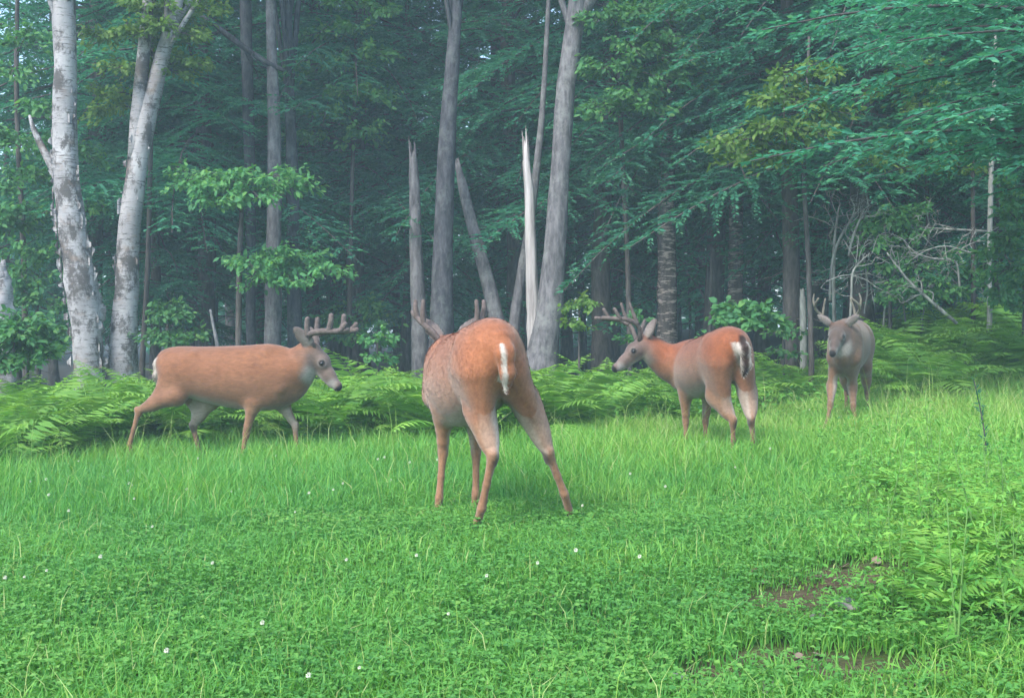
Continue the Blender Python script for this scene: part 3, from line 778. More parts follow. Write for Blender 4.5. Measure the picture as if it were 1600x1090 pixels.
# near conifer whose boughs hang into the upper right
def near_conifer():
    rng = np.random.default_rng(61)
    base = np.array([5.2, 9.2, float(gz(5.2, 9.2))])
    t = thing('white_pine', 'near conifer hanging long dark boughs over the right of the clearing', 'tree', tuple(base))
    tr, wd, cr = MB(), MB(), MB()
    zz = np.linspace(-0.2, 11, 14)
    tr.tube(np.stack([base[0] + 0.05 * np.sin(zz), base[1] + 0 * zz, base[2] + zz], 1), 0.17 * (1 - 0.9 * np.clip(zz / 11, 0, 1)), 10, 0.05)
    ends = [(1385, 195, 8.0, .3), (1330, 90, 8.2, .3), (1290, 150, 9.2, .25), (1400, 0, 7.6, .2), (1440, 262, 8.4, .3), (1500, 100, 7.6, .25), (1250, 50, 9.5, .25), (1350, 30, 9.0, .2),
            (1480, 190, 7.4, .25), (1540, 270, 8.2, .3), (1550, 40, 7.2, .2), (1460, 150, 9.3, .25), (1330, 230, 9.6, .3), (1420, -40, 8.6, .2), (1510, 320, 9.6, .3), (1240, 110, 10.0, .3), (1580, 180, 8.0, .3), (1300, -20, 8.8, .2)]
    ends += [(rng.uniform(1230, 1620), rng.uniform(-60, 290), rng.uniform(7.6, 10.5), rng.uniform(.2, .35)) for _ in range(18)]
    for (px, py, d, dr) in ends:
        e = at(px, py, d); h = e[:2] - base[:2]; L = np.linalg.norm(h)
        z = e[2] - base[2] + dr * 0.35 * L
        pitch = math.atan((e[2] - (base[2] + z)) / L + dr)
        bough(rng, cr, wd, np.array([base[0], base[1], base[2] + z]), math.atan2(h[1], h[0]), L, pitch, dr, 1.0, 0.085, r0=0.012 + 0.004 * L, width=0.30)
    for k in range(8):
        z = rng.uniform(6.5, 11)
        bough(rng, cr, wd, np.array([base[0], base[1], base[2] + z]), rng.uniform(0, 6.28), 2.8 * (1 - (z - 3) / 9) + 0.3, 0.2, 0.3, 0.8, 0.10)
    tr.build('trunk', M['dark'], t, base); wd.build('branches', M['dark'], t, base)['kind'] = 'stuff'; cr.build('crown', M['hemlock'], t, base, smooth=False)

near_conifer()

# far wood that closes the view
def far_wood():
    rng = np.random.default_rng(71)
    n = 120000
    x = rng.uniform(-45, 45, n); y = rng.uniform(42, 58, n)
    top = 7.5 + 2.5 * np.sin(x * 0.7) + 1.5 * np.sin(x * 1.9 + 2) + 1.2 * np.sin(x * 4.3 + 1)
    z = rng.random(n) ** 0.9 * top
    mb = MB()
    D = rng.normal(size=(n, 3)) * np.array([1, 1, 0.35]); N = rng.normal(0, 0.6, (n, 3)) + np.array([0, -0.3, 1])
    L = rng.uniform(0.3, 0.55, n)
    mb.leaves(np.stack([x, y, z + 0.1], 1), D, N, L, L * 0.45, np.clip(rng.normal(0.4, 0.2, n), 0, 1))
    o = mb.build('distant_forest', M['hemlock'], smooth=False)
    tag(o, 'dense far wood closing the view behind the hemlocks', 'forest', kind='stuff')

far_wood()

# ------------------------------------------------------------------ ferns
def frond_mesh(seed, L, mat):
    rng = np.random.default_rng(seed)
    mb = MB()
    t = np.linspace(0, 1, 9)
    C = np.stack([L * (0.15 * t + 0.72 * t ** 1.7), 0 * t, L * (1.15 * t - 0.58 * t ** 2.4)], 1)
    mb.tube(C, 0.004 * (1 - 0.8 * t), 3, cap=False, var=0.6)
    n = 19
    for s in (-1, 1):
        u = np.linspace(0.2, 0.99, n) + rng.normal(0, 0.008, n)
        P = np.stack([np.interp(u, t, C[:, k]) for k in range(3)], 1)
        T = np.stack([np.interp(u, t, np.gradient(C[:, k])) for k in range(3)], 1); T /= np.linalg.norm(T, axis=1)[:, None]
        pl = L * 0.27 * np.sin(np.pi * np.clip(0.16 + 0.84 * (u - 0.2) / 0.8, 0, 1) ** 0.75) ** 0.8 + 0.012
        D = np.array([0, s * 1.0, 0]) + T * 0.35 + np.array([0, 0, -0.22]) + rng.normal(0, 0.06, (n, 3))
        N = np.cross(T, [0, 1.0, 0]); N = np.where(N[:, 2:] < 0, -N, N) + rng.normal(0, 0.15, (n, 3))
        mb.leaves(P, D, N, pl, pl * 0.0 + L * 0.045 * (0.6 + 0.4 * np.sin(np.pi * u)), np.clip(0.3 + 0.5 * u + rng.normal(0, 0.12, n), 0, 1), mid=0.35)
    return mb.mesh('frond', mat, smooth=False)

FRONDS = [frond_mesh(s, 0.62, M['fern']) for s in range(3)]
frng = np.random.default_rng(81)
def fern(x, y, size, label, group, n=None):
    t = thing('fern', label, 'fern', (x, y, float(gz(x, y)) - 0.01), group)
    n = n or int(frng.integers(6, 9)); a0 = frng.uniform(0, 6.28)
    for k in range(n):
        f = obj('frond', FRONDS[frng.integers(0, 3)], t)
        f.rotation_euler = (frng.normal(0, 0.12), frng.normal(-0.05, 0.18), a0 + 6.283 * k / n + frng.normal(0, 0.3))
        s = size * frng.uniform(0.75, 1.15); f.scale = (s, s * frng.uniform(0.9, 1.15), s)

FERN_AT = [(235, 'at the foot of the birches'), (560, 'behind the walking buck'), (860, 'behind the front buck'), (1050, 'before the head of the reddish buck'), (9999, 'behind the rump of the reddish buck')]
cnt = 0
for _ in range(4000):                                # fern bank along the wood, left and centre
    d = frng.uniform(7.8, 13.2); px = frng.uniform(-40, 1260)
    x = (px - 800) / FPX * d
    if d < float(edge_y(x)) + 0.1 or frng.random() > 1.35 - 0.2 * (d - 8.9): continue
    if 1190 < px < 1300 and d < 11: continue
    where = next(w for lim, w in FERN_AT if px < lim)
    fern(x, d, frng.uniform(0.95, 1.45) * (0.85 if px > 900 else 1.0), 'bright green fern in the bank ' + where, 'ferns in the bank along the wood')
    cnt += 1
    if cnt >= 230: break
for _ in range(75):                                  # bank at the right rear
    d = frng.uniform(10.2, 13.6); px = frng.uniform(1370, 1640)
    fern((px - 800) / FPX * d, d, frng.uniform(1.05, 1.65), 'fern on the rising bank below the dead brush', 'ferns on the right bank')
for _ in range(80):                                  # foreground, right
    d = frng.uniform(3.0, 8.0); px = frng.uniform(1350, 1690) + (d - 3.2) * 12
    x = (px - 800) / FPX * d
    if float(soilness(x, d)) > 0.3: continue
    fern(x, d, frng.uniform(0.30, 0.50), 'low fern in the weedy growth at the right of the meadow', 'ferns in the weeds at the right')

# leafy weeds at the right
lm_ = MB(); lm_.leaves(np.zeros((1, 3)), np.array([[1.0, 0, 0.25]]), np.array([[0, 0, 1.0]]), 0.062, 0.014, 0.5); LEAFM = [lm_.mesh('leaf', M['herb'], smooth=False)]
lm_ = MB(); lm_.leaves(np.zeros((1, 3)), np.array([[1.0, 0, 0.1]]), np.array([[0, 0, 1.0]]), 0.052, 0.018, 0.85); LEAFM.append(lm_.mesh('leaf', M['herb'], smooth=False))
sm_ = MB(); sm_.tube(smooth_path([(0, 0, -0.02), (0.01, 0.005, 0.2), (0.03, 0.0, 0.42)], 7), np.linspace(0.004, 0.0015, 7), 5); STEMM = sm_.mesh('stem', M['stem'])
def weed(x, y, size, label, group):
    t = thing('leafy_weed', label, 'plant', (x, y, float(gz(x, y)) - 0.01), group)
    t.rotation_euler = (frng.normal(0, 0.12), frng.normal(0, 0.12), frng.uniform(0, 6.28)); t.scale = (size,) * 3
    obj('stem', STEMM, t)
    k = frng.integers(0, 2)
    for i in range(15):
        z = 0.06 + 0.36 * i / 14
        l = obj('leaf', LEAFM[k], t, (0.03 * (z / 0.42) ** 2, 0, z))
        l.rotation_euler = (0, frng.normal(-0.1, 0.25) + 0.25 - 0.5 * i / 14, i * 2.4 + frng.normal(0, 0.3))
        s = (1.25 - 0.6 * i / 14) * frng.uniform(0.8, 1.2); l.scale = (s, s, s)
for _ in range(80):
    d = 2.7 + 6.3 * frng.random() ** 1.2; px = 1330 + 370 * frng.random() ** 0.8 + (4 - min(d, 4)) * 60
    x = (px - 800) / FPX * d
    if float(soilness(x, d)) > 0.3: continue
    weed(x, d, frng.uniform(0.6, 1.15), 'leafy green weed in the tangle at the right of the meadow', 'weeds at the right of the meadow')

# dark twiggy seedling at the right
def dark_seedling():
    rng = np.random.default_rng(91)
    p0 = at(1545, 690, 6.3); p0[2] = float(gz(p0[0], p0[1]))
    t = thing('conifer_seedling', 'small dark twiggy conifer seedling rising from the weeds at the right', 'plant', tuple(p0))
    top = at(1522, 592, 6.3)
    P = smooth_path([p0 + [0, 0, -0.03], (p0 + top) / 2 + [0.02, 0, 0.0], top], 8)
    mb = MB(); mb.tube(P, np.linspace(0.007, 0.002, 8), 5); mb.build('stem', M['dark'], t, p0)
    lf = MB()
    for k in range(70):
        q = rng.uniform(0.3, 1.0); o = np.array([np.interp(q * 7, np.arange(8), P[:, c]) for c in range(3)])
        dv = unit(rng.normal(0, 0.6, 3) + np.array([0, 0, 0.7]))
        lf.leaves(o[None], dv[None], rng.normal(size=(1, 3)), rng.uniform(0.03, 0.06), 0.008, 0.1)
    lf.build('needles', M['hemlock'], t, p0, smooth=False)
dark_seedling()

# ------------------------------------------------------------------ deer
def surface_nets(F, origin, h):
    """smooth polygon surface of a sampled distance field (inside negative)"""
    ins = F < 0
    nx, ny, nz = F.shape
    acc = np.zeros((nx - 1, ny - 1, nz - 1, 3)); cnt_ = np.zeros((nx - 1, ny - 1, nz - 1))
    corners = [(i, j, k) for i in (0, 1) for j in (0, 1) for k in (0, 1)]
    sl = lambda c: (slice(c[0], nx - 1 + c[0]), slice(c[1], ny - 1 + c[1]), slice(c[2], nz - 1 + c[2]))
    for a in corners:
        for ax in range(3):
            if a[ax]: continue
            b = list(a); b[ax] = 1; b = tuple(b)
            fa, fb = F[sl(a)], F[sl(b)]
            m = (fa < 0) != (fb < 0)
            t = np.where(m, fa / np.where(m, fa - fb, 1), 0)
            for q in range(3):
                acc[..., q] += np.where(m, a[q] + (t if q == ax else 0), 0)
            cnt_ += m
    act = cnt_ > 0
    idx = -np.ones(act.shape, np.int64); idx[act] = np.arange(act.sum())
    ii = np.argwhere(act)
    V = origin + h * (ii + acc[act] / cnt_[act][:, None])
    faces = []
    for ax in range(3):
        s0 = [slice(None)] * 3; s1 = [slice(None)] * 3
        s0[ax] = slice(0, -1); s1[ax] = slice(1, None)
        a, b = ins[tuple(s0)], ins[tuple(s1)]
        o1, o2 = (ax + 1) % 3, (ax + 2) % 3
        for flip, m in ((False, a & ~b), (True, b & ~a)):
            e = np.argwhere(m)
            e = e[(e[:, o1] > 0) & (e[:, o2] > 0) & (e[:, o1] < F.shape[o1] - 1) & (e[:, o2] < F.shape[o2] - 1)]
            def cell(d1, d2):
                c = e.copy(); c[:, o1] -= d1; c[:, o2] -= d2
                return idx[c[:, 0], c[:, 1], c[:, 2]]
            q = np.stack([cell(1, 1), cell(0, 1), cell(0, 0), cell(1, 0)], 1)
            faces.append(q[:, ::-1] if flip else q)
    return V, np.concatenate(faces)


class Field:
    def __init__(self, lo, hi, h):
        self.lo, self.h = np.array(lo, float), h
        self.n = np.ceil((np.array(hi) - lo) / h).astype(int) + 1
        self.F = np.full(self.n, 1.0, np.float32)
        self.ax = [self.lo[k] + h * np.arange(self.n[k]) for k in range(3)]

    def cone(self, a, b, ra, rb, k=0.03, lat=None, q=1.0):
        a, b = np.asarray(a, float), np.asarray(b, float)
        mr = max(ra, rb) * max(1, q) + k + 3 * self.h
        s = []
        for c in range(3):
            l, u = min(a[c], b[c]) - mr, max(a[c], b[c]) + mr
            i0 = max(0, int((l - self.lo[c]) / self.h)); i1 = min(self.n[c], int((u - self.lo[c]) / self.h) + 2)
            if i1 <= i0: return
            s.append(slice(i0, i1))
        X, Y, Z = np.meshgrid(*[self.ax[c][s[c]] for c in range(3)], indexing='ij')
        P = np.stack([X, Y, Z], -1)
        ab = b - a; L2 = max(ab @ ab, 1e-9)
        t = np.clip(((P - a) @ ab) / L2, 0, 1)
        R = P - a - t[..., None] * ab
        r = ra + (rb - ra) * t
        if lat is not None and q != 1.0:
            c = R @ np.asarray(lat)
            d = (np.sqrt(np.maximum((R * R).sum(-1) + c * c * (1 / q ** 2 - 1), 0)) - r) * min(1.0, q)
        else:
            d = np.sqrt((R * R).sum(-1)) - r
        f = self.F[tuple(s)]
        hh = np.clip(0.5 + 0.5 * (f - d) / k, 0, 1)
        self.F[tuple(s)] = f * (1 - hh) + d * hh - k * hh * (1 - hh)

    def chain(self, pts, radii, **kw):
        for i in range(len(pts) - 1):
            self.cone(pts[i], pts[i + 1], radii[i], radii[i + 1], **kw)


Y1 = np.array([0, 1.0, 0])
TRUNK = [(-0.50, 0.835, 0.095, 0.085), (-0.42, 0.80, 0.145, 0.145), (-0.24, 0.762, 0.175, 0.165), (-0.02, 0.738, 0.20, 0.185),
         (0.18, 0.728, 0.212, 0.178), (0.33, 0.738, 0.205, 0.15), (0.44, 0.745, 0.155, 0.115)]   # x, z, half height, half width


def deer(label, centre, theta, legs, poll, nose, antler, r_ant, ear=(-0.55, 0.75, 0.4), trunk=TRUNK, neck_up=0.0, tail=None, coat=(0.40, 0.185, 0.10),
         wide=1.0, tone=0.50, leg_s=1.0, ear_s=1.0, zoff=0.0, tail_col=0.45, fringe=(0.05, 0.085), stripe=False, flank=0.40, face=1.0, velvet='velvet', neck_r=(0.145, 0.105, 0.082), seed=1):
    ct, st = math.cos(theta), math.sin(theta)
    base = np.array([centre[0], centre[1], float(gz(*centre)) + zoff])
    def loc(p):
        if p[0] == 'w':
            v = at(*p[1:]) - base
            return np.array([ct * v[0] + st * v[1], -st * v[0] + ct * v[1], v[2]])
        return np.array(p, float)
    poll, nose = loc(poll), loc(nose)
    legs = [[loc(p) for p in l] for l in legs]
    allp = np.array([poll, nose] + [p for l in legs for p in l] + [(-0.66, 0, 0.9), (0.5, 0.2, 0.9)])
    h = 0.0095
    Fd = Field(allp.min(0) - 0.24, allp.max(0) + 0.24, h)
    # trunk
    S = smooth_path(trunk, 16)
    for i in range(15):
        a, b = S[i], S[i + 1]
        Fd.cone((a[0], 0, a[1]), (b[0], 0, b[1]), a[2], b[2], k=0.05, lat=Y1, q=wide * 0.5 * (a[3] / a[2] + b[3] / b[2]))
    # legs: hind = hip, stifle, hock, fetlock, toe ; fore = shoulder, elbow, carpus, fetlock, toe
    for li, L in enumerate(legs):
        hind = li < 2
        if hind:
            Fd.cone(L[0], L[1], 0.135, 0.085, k=0.05, lat=Y1, q=0.62)
            Fd.chain(smooth_path([(*L[1], 0.080), (*(L[1] * 0.5 + L[2] * 0.5 + np.array([-0.012, 0, 0])), 0.050), (*L[2], 0.029)], 6)[:, :3], leg_s * smooth_path([(0.074,), (0.043,), (0.026,)], 6)[:, 0], k=0.03)
            ham = np.array([-0.455, L[0][1] * 0.9, L[0][2] - 0.02]); Fd.cone(ham, L[1] * 0.42 + L[2] * 0.58 + np.array([-0.012, 0, 0.0]), 0.088, 0.038, k=0.05, lat=Y1, q=0.8)
            Fd.cone(L[2] + np.array([-0.018, 0, 0.012]), L[2] + np.array([0.004, 0, -0.03]), 0.021, 0.022, k=0.015)
        else:
            Fd.cone(L[0], L[1], 0.115 * leg_s, 0.068 * leg_s, k=0.05, lat=Y1, q=0.6)
            Fd.chain(smooth_path([(*L[1], 0), (*(L[1] * 0.5 + L[2] * 0.5), 0), (*L[2], 0)], 5)[:, :3], leg_s * np.array([0.056, 0.043, 0.033, 0.028, 0.025]), k=0.025)
            Fd.cone(L[2] + [0.006, 0, 0.015], L[2] + [0.006, 0, -0.02], 0.025, 0.023, k=0.012)
        Fd.chain([L[2], L[2] * 0.45 + L[3] * 0.55, L[3]], leg_s * np.array([0.024, 0.0175, 0.021]), k=0.014)
        Fd.chain([L[3], L[4]], [0.020, 0.020], k=0.012)
        Fd.cone(L[4], L[4] + np.array([0.03, 0, -0.012]), 0.021, 0.014, k=0.01)
    # hip points, haunch and shoulder blades that show under the coat
    S_ = np.array(trunk)
    topz = lambda xx: np.interp(xx, S_[:, 0], S_[:, 1] + S_[:, 2]); hw_ = lambda xx: wide * np.interp(xx, S_[:, 0], S_[:, 3])
    for sd_ in (-1, 1):
        Fd.cone((-0.27, sd_ * hw_(-0.27) * 0.62, topz(-0.27) - 0.055), (-0.33, sd_ * hw_(-0.33) * 0.66, topz(-0.33) - 0.09), 0.038, 0.05, k=0.035)
        Fd.cone((-0.47, sd_ * 0.065, topz(-0.47) - 0.05), (-0.505, sd_ * 0.062, topz(-0.5) - 0.085), 0.030, 0.028, k=0.03)
        Fd.cone((0.29, sd_ * hw_(0.29) * 0.60, topz(0.29) - 0.06), (0.41, sd_ * hw_(0.41) * 0.92, topz(0.41) - 0.26), 0.045, 0.055, k=0.035)
    for xx in np.arange(-0.42, 0.36, 0.06):
        Fd.cone((xx, 0, topz(xx) - 0.012), (xx + 0.06, 0, topz(xx + 0.06) - 0.012), 0.017, 0.017, k=0.025)
    # head frame
    f = unit(nose - poll); hs = np.linalg.norm(nose - poll) / 0.30
    lf = unit(np.cross([0, 0, 1.0], f)); up = np.cross(f, lf)
    H = lambda a, b, c: poll + hs * (a * f + b * lf + (c - 0.03) * up)
    # neck
    nb = np.array([0.36, 0, 0.80 + neck_up]); nm = 0.5 * (nb + poll) + np.array([0.04, 0, -0.03 + neck_up]) - 0.04 * f
    N = smooth_path([(*nb, neck_r[0]), (*nm, neck_r[1]), (*(H(-0.02, 0, -0.02)), neck_r[2] * 0.9)], 8)
    Fd.chain(N[:, :3], N[:, 3], k=0.06)
    Fd.cone((0.40, 0, 0.70), tuple(nm + np.array([0, 0, -0.05])), 0.12 * (neck_r[0] / 0.145) ** 1.2, neck_r[1] * 0.72, k=0.06)
    # head
    Fd.cone(H(-0.01, 0, -0.01), H(0.09, 0, 0.0), 0.062 * hs, 0.060 * hs, k=0.03)
    Fd.chain([H(0.08, 0, -0.004), H(0.19, 0, -0.016), H(0.283, 0, -0.022)], [0.056 * hs, 0.041 * hs, 0.030 * hs], k=0.02, lat=lf, q=0.86)
    Fd.cone(H(0.04, 0, -0.045), H(0.24, 0, -0.046), 0.046 * hs, 0.022 * hs, k=0.02, lat=lf, q=0.8)
    Fd.cone(H(0.275, 0, -0.01), H(0.288, 0, -0.02), 0.024 * hs, 0.024 * hs, k=0.01)
    for s in (-1, 1):
        Fd.cone(H(0.085, s * 0.040, 0.018), H(0.125, s * 0.040, 0.012), 0.022 * hs, 0.018 * hs, k=0.015)      # brow over the eye
        e0 = H(-0.015, s * 0.045, 0.035); ed = unit(ear[0] * f + ear[1] * s * lf + ear[2] * up)
        en = unit(np.cross(ed, np.cross(f, ed)))                          # thin along the ear's open side
        q = 0.42; es = hs * ear_s
        Fd.chain([e0, e0 + ed * 0.05 * es, e0 + ed * 0.10 * es, e0 + ed * 0.15 * es, e0 + ed * 0.178 * es], [0.018 * es, 0.034 * es, 0.037 * es, 0.022 * es, 0.006], k=0.012, lat=unit(f - ed * (f @ ed)), q=q)
    # tail
    T = [loc(p) for p in (tail or [(-0.575, 0, 0.885), (-0.615, 0, 0.82), (-0.615, 0, 0.72), (-0.60, 0, 0.645)])]
    Fd.chain(T, [0.032, 0.038, 0.034, 0.014], k=0.018, lat=np.array([1.0, 0, 0]), q=0.6)
    V, Q = surface_nets(Fd.F, Fd.lo, h)
    # relax a little and take normals
    nV = len(V)
    E = np.concatenate([Q[:, [0, 1]], Q[:, [1, 2]], Q[:, [2, 3]], Q[:, [3, 0]]])
    for _ in range(2):
        s_ = np.zeros_like(V); c_ = np.zeros(nV)
        for a, b in ((0, 1), (1, 0)):
            np.add.at(s_, E[:, a], V[E[:, b]]); np.add.at(c_, E[:, a], 1)
        V = V * 0.5 + 0.5 * s_ / c_[:, None]
    fn = np.cross(V[Q[:, 2]] - V[Q[:, 0]], V[Q[:, 3]] - V[Q[:, 1]])
    Nn = np.zeros_like(V)
    for k in range(4): np.add.at(Nn, Q[:, k], fn)
    Nn /= np.linalg.norm(Nn, axis=1)[:, None] + 1e-12
    # coat colours
    rng = np.random.default_rng(seed)
    x, y, z = V.T
    C = np.tile(np.array(coat), (nV, 1))
    white = np.array([0.80, 0.73, 0.64]); tan = np.array([0.46, 0.265, 0.15]); grey = np.array([0.235, 0.185, 0.16]); black = np.array([0.015, 0.013, 0.013])
    def mixin(mask, col):
        nonlocal C
        C = C * (1 - mask[:, None]) + np.asarray(col) * mask[:, None]
    def near(p, r0, r1):
        return 1 - sstep(r0, r1, np.linalg.norm(V - p, axis=1))
    mixin(flank * sstep(0.84, 0.62, z), coat[0] * np.array([0.95, 0.54, 0.33]))                       # paler flanks
    mixin(0.25 * sstep(0.90, 0.97, z) * sstep(0.30, 0.05, x), np.array(coat) * 0.66)                           # darker along the spine
    mixin(0.6 * sstep(0.55, 0.95, -Nn[:, 2]) * sstep(0.64, 0.57, z) * sstep(0.40, 0.30, z * 0 + np.abs(x + 0.05)), white)   # belly
    legm = sstep(0.56, 0.48, z)
    mixin(legm * 0.55, tan)
    for li, L in enumerate(legs):
        side = 1.0 if L[0][1] > 0 else -1.0
        dl = 1e9 * np.ones(nV)
        for a, b in zip(L[:-1], L[1:]):
            t = np.clip(((V - a) @ (b - a)) / ((b - a) @ (b - a)), 0, 1)
            dl = np.minimum(dl, np.linalg.norm(V - a - t[:, None] * (b - a), axis=1))
        on = (dl < 0.12) * sstep(0.72, 0.60, z)
        mixin(on * sstep(0.25, 0.75, -side * Nn[:, 1]) * sstep(0.24, 0.36, z) * 0.5, white)           # pale inner leg
        if li < 2:
            mixin(near(L[2] + np.array([0.0, -side * 0.02, -0.02]), 0.020, 0.045) * 0.8, (0.06, 0.04, 0.03))   # dark hock gland
            mixin(on * sstep(0.4, 0.8, -Nn[:, 0]) * sstep(0.70, 0.5, z) * sstep(0.36, 0.42, z) * 0.22, white)
        mixin(near(L[4] + np.array([0.015, 0, -0.015]), 0.026, 0.045), black)
    # rump and tail
    tm = np.minimum.reduce([np.linalg.norm(V - (T[i] + (T[i + 1] - T[i]) * u), axis=1) for i in range(3) for u in (0, 0.33, 0.66, 1)])
    tb_ = 1 - sstep(0.030, 0.048, tm)
    ty = y - np.interp(z, [T[3][2], T[0][2]], [T[3][1], T[0][1]])
    if stripe:
        mixin(sstep(0.015, 0.008, np.abs(ty - 0.012)) * (z < T[0][2] - 0.02) * (tm < 0.06) * 0.95, white)
    else:
        mixin((1 - sstep(*fringe, tm)) * (z < T[0][2] - 0.01) * 0.85, white)
        mixin(tb_ * sstep(0.3, 0.7, -Nn[:, 0]) * sstep(0.036, 0.020, np.abs(ty + 0.008)), np.array(coat) * tail_col)
    # head
    hl = (V - poll) @ f / hs; hu = (V - poll) @ up / hs + 0.03; hw = (V - poll) @ lf / hs
    hd = sstep(-0.10, 0.05, hl) * sstep(0.13, 0.08, np.abs(hw)) * sstep(0.16, 0.10, np.abs(hu + 0.02))
    mixin(hd * 0.85, grey * face)
    mixin(hd * sstep(-0.040, -0.075, hu) * sstep(0.02, 0.10, hl) * 0.6, white)
    mixin(near(H(0.24, 0, -0.04), 0.030 * hs, 0.06 * hs) * sstep(0.20, 0.235, hl) * 0.85, (0.58, 0.54, 0.50))
    mixin(sstep(0.278, 0.292, hl) * (hu > -0.045) * hd, black)
    mixin(near(H(-0.03, 0, -0.12), 0.02, 0.11) * 0.6, white)              # throat patch
    for s in (-1, 1):
        mixin(near(H(0.105, s * 0.050, 0.012), 0.020 * hs, 0.038 * hs) * 0.6, (0.44, 0.39, 0.35))
        mixin(near(H(0.108, s * 0.056, 0.014), 0.017 * hs, 0.026 * hs), (0.02, 0.015, 0.013))
        e0 = H(-0.015, s * 0.045, 0.035); ed = unit(ear[0] * f + ear[1] * s * lf + ear[2] * up)
        te = (V - e0) @ ed; re = np.linalg.norm(V - e0 - np.outer(te, ed), axis=1)
        em = sstep(0.02, 0.04, te) * (re < 0.055) * (te < 0.21 * hs)
        mixin(em, grey * 1.05); mixin(em * sstep(0.2, 0.6, Nn @ f) * 0.8, (0.50, 0.42, 0.38))
    C = np.clip(C * tone, 0, 1)
    root = thing('deer', label, 'deer', tuple(base), 'bucks in the clearing')
    root.rotation_euler = (0, 0, theta)
    me = mk_mesh('body', V, [Q], M['fur'], {'coat': C}, True)
    body = obj('body', me, root)
    # short hair lying back along the body
    tri = rng.integers(0, len(Q), 42000)
    w = rng.dirichlet((1, 1, 1, 1), len(tri))
    P = (V[Q[tri]] * w[..., None]).sum(1); NN = (Nn[Q[tri]] * w[..., None]).sum(1); CC = C[Q[tri[:]]].mean(1)
    back = np.tile(np.array([-0.8, 0, -0.55]), (len(P), 1))
    hp = np.linalg.norm(P - poll - 0.14 * f, axis=1) < 0.21
    back[hp] = -f
    back -= NN * (back * NN).sum(1)[:, None]; back /= np.linalg.norm(back, axis=1)[:, None] + 1e-6
    sd = np.cross(back, NN)
    ln = np.where(hp | (P[:, 2] < 0.5), 0.011, 0.019) * rng.uniform(0.6, 1.3, len(P))
    ln = np.where(tm.min() * 0 + np.linalg.norm(P - T[2], axis=1) < 0.11, 0.016 if stripe else 0.03, ln)
    tip = P + back * ln[:, None] + NN * (ln * rng.uniform(0.05, 0.20, len(P)))[:, None] + sd * (ln * rng.normal(0, 0.2, len(P)))[:, None]
    hv = np.stack([P - sd * 0.0024 - NN * 0.002, P + sd * 0.0024 - NN * 0.002, tip], 1).reshape(-1, 3)
    CC = np.clip(CC * rng.normal(1.02, 0.10, len(P))[:, None], 0, 1)
    hm = mk_mesh('fur', hv, [np.arange(len(hv)).reshape(-1, 3)], M['strand'], {'coat': np.repeat(CC, 3, 0)}, False)
    hm.normals_split_custom_set_from_vertices(np.repeat(NN / (np.linalg.norm(NN, axis=1)[:, None] + 1e-9), 3, 0).tolist())
    fo = obj('fur', hm, body); fo['kind'] = 'stuff'
    # eyes
    for s in (-1, 1):
        c = H(0.107, s * 0.0545, 0.012)
        t = np.linspace(-1, 1, 9)
        mb = MB(); mb.tube([c + up * 0.013 * hs * q for q in t], 0.013 * hs * np.sqrt(np.maximum(1 - t * t, 0.02)), 12)
        mb.build('eye', M['eye'], root)
    # antlers: beam and tines given as forward, outward, upward from the poll
    fh = unit([f[0], f[1], 0]); lh = unit(np.cross([0, 0, 1.0], fh))
    for s in (-1, 1):
        mb = MB()
        for bi, (line, rs) in enumerate(antler):
            W = [poll + a * fh + s * b * lh + np.array([0, 0, c]) for a, b, c in line]
            P_ = smooth_path(W, 10); r = r_ant * np.interp(np.linspace(0, 1, 10), np.linspace(0, 1, len(rs)), rs)
            mb.tube(P_, r, 9, 0.05, rng=rng)
        mb.build('antler', M[velvet], root)
    return root


# walking buck, seen from its right side
deer('walking buck with thick velvet antlers crossing before the fern bank', (-2.19, 8.6), math.radians(-3),
     [[(-0.37, 0.08, 0.74), (-0.20, 0.11, 0.55), (-0.35, 0.10, 0.33), (-0.30, 0.10, 0.11), (-0.27, 0.10, 0.03)],
      [(-0.39, -0.08, 0.74), (-0.41, -0.11, 0.585), (-0.71, -0.10, 0.465), (-0.785, -0.10, 0.20), (-0.775, -0.10, 0.10)],
      [(0.36, 0.07, 0.68), (0.36, 0.10, 0.52), (0.47, 0.09, 0.34), (0.49, 0.09, 0.11), (0.52, 0.09, 0.04)],
      [(0.34, -0.07, 0.68), (0.20, -0.11, 0.53), (0.135, -0.10, 0.29), (0.10, -0.10, 0.09), (0.12, -0.10, 0.025)]],
     poll=(0.67, -0.02, 0.945), nose=(0.90, -0.05, 0.675),
     antler=[([(0.0, 0.035, -0.01), (-0.03, 0.09, 0.10), (0.08, 0.14, 0.135), (0.20, 0.14, 0.135), (0.30, 0.11, 0.15)], [1, 1, 1, 0.95, 0.8]),
             ([(-0.03, 0.10, 0.10), (-0.035, 0.11, 0.17), (-0.03, 0.11, 0.24)], [1, 0.9, 0.8]),
             ([(0.15, 0.145, 0.135), (0.17, 0.15, 0.20), (0.175, 0.145, 0.265)], [1, 0.95, 0.85]),
             ([(0.23, 0.135, 0.135), (0.265, 0.13, 0.17), (0.285, 0.125, 0.20)], [0.9, 0.9, 0.8])], r_ant=0.024,
     ear=(-0.9, 0.45, 0.05), trunk=[(a, b - 0.012 * (a > -0.3), c * (1.09 if a > -0.3 else 1.0), d) for a, b, c, d in TRUNK], neck_up=-0.05, neck_r=(0.15, 0.115, 0.085), tail=[(-0.555, 0, 0.89), (-0.60, 0, 0.83), (-0.605, 0, 0.74), (-0.585, 0, 0.66)], coat=(0.42, 0.17, 0.075), seed=1)
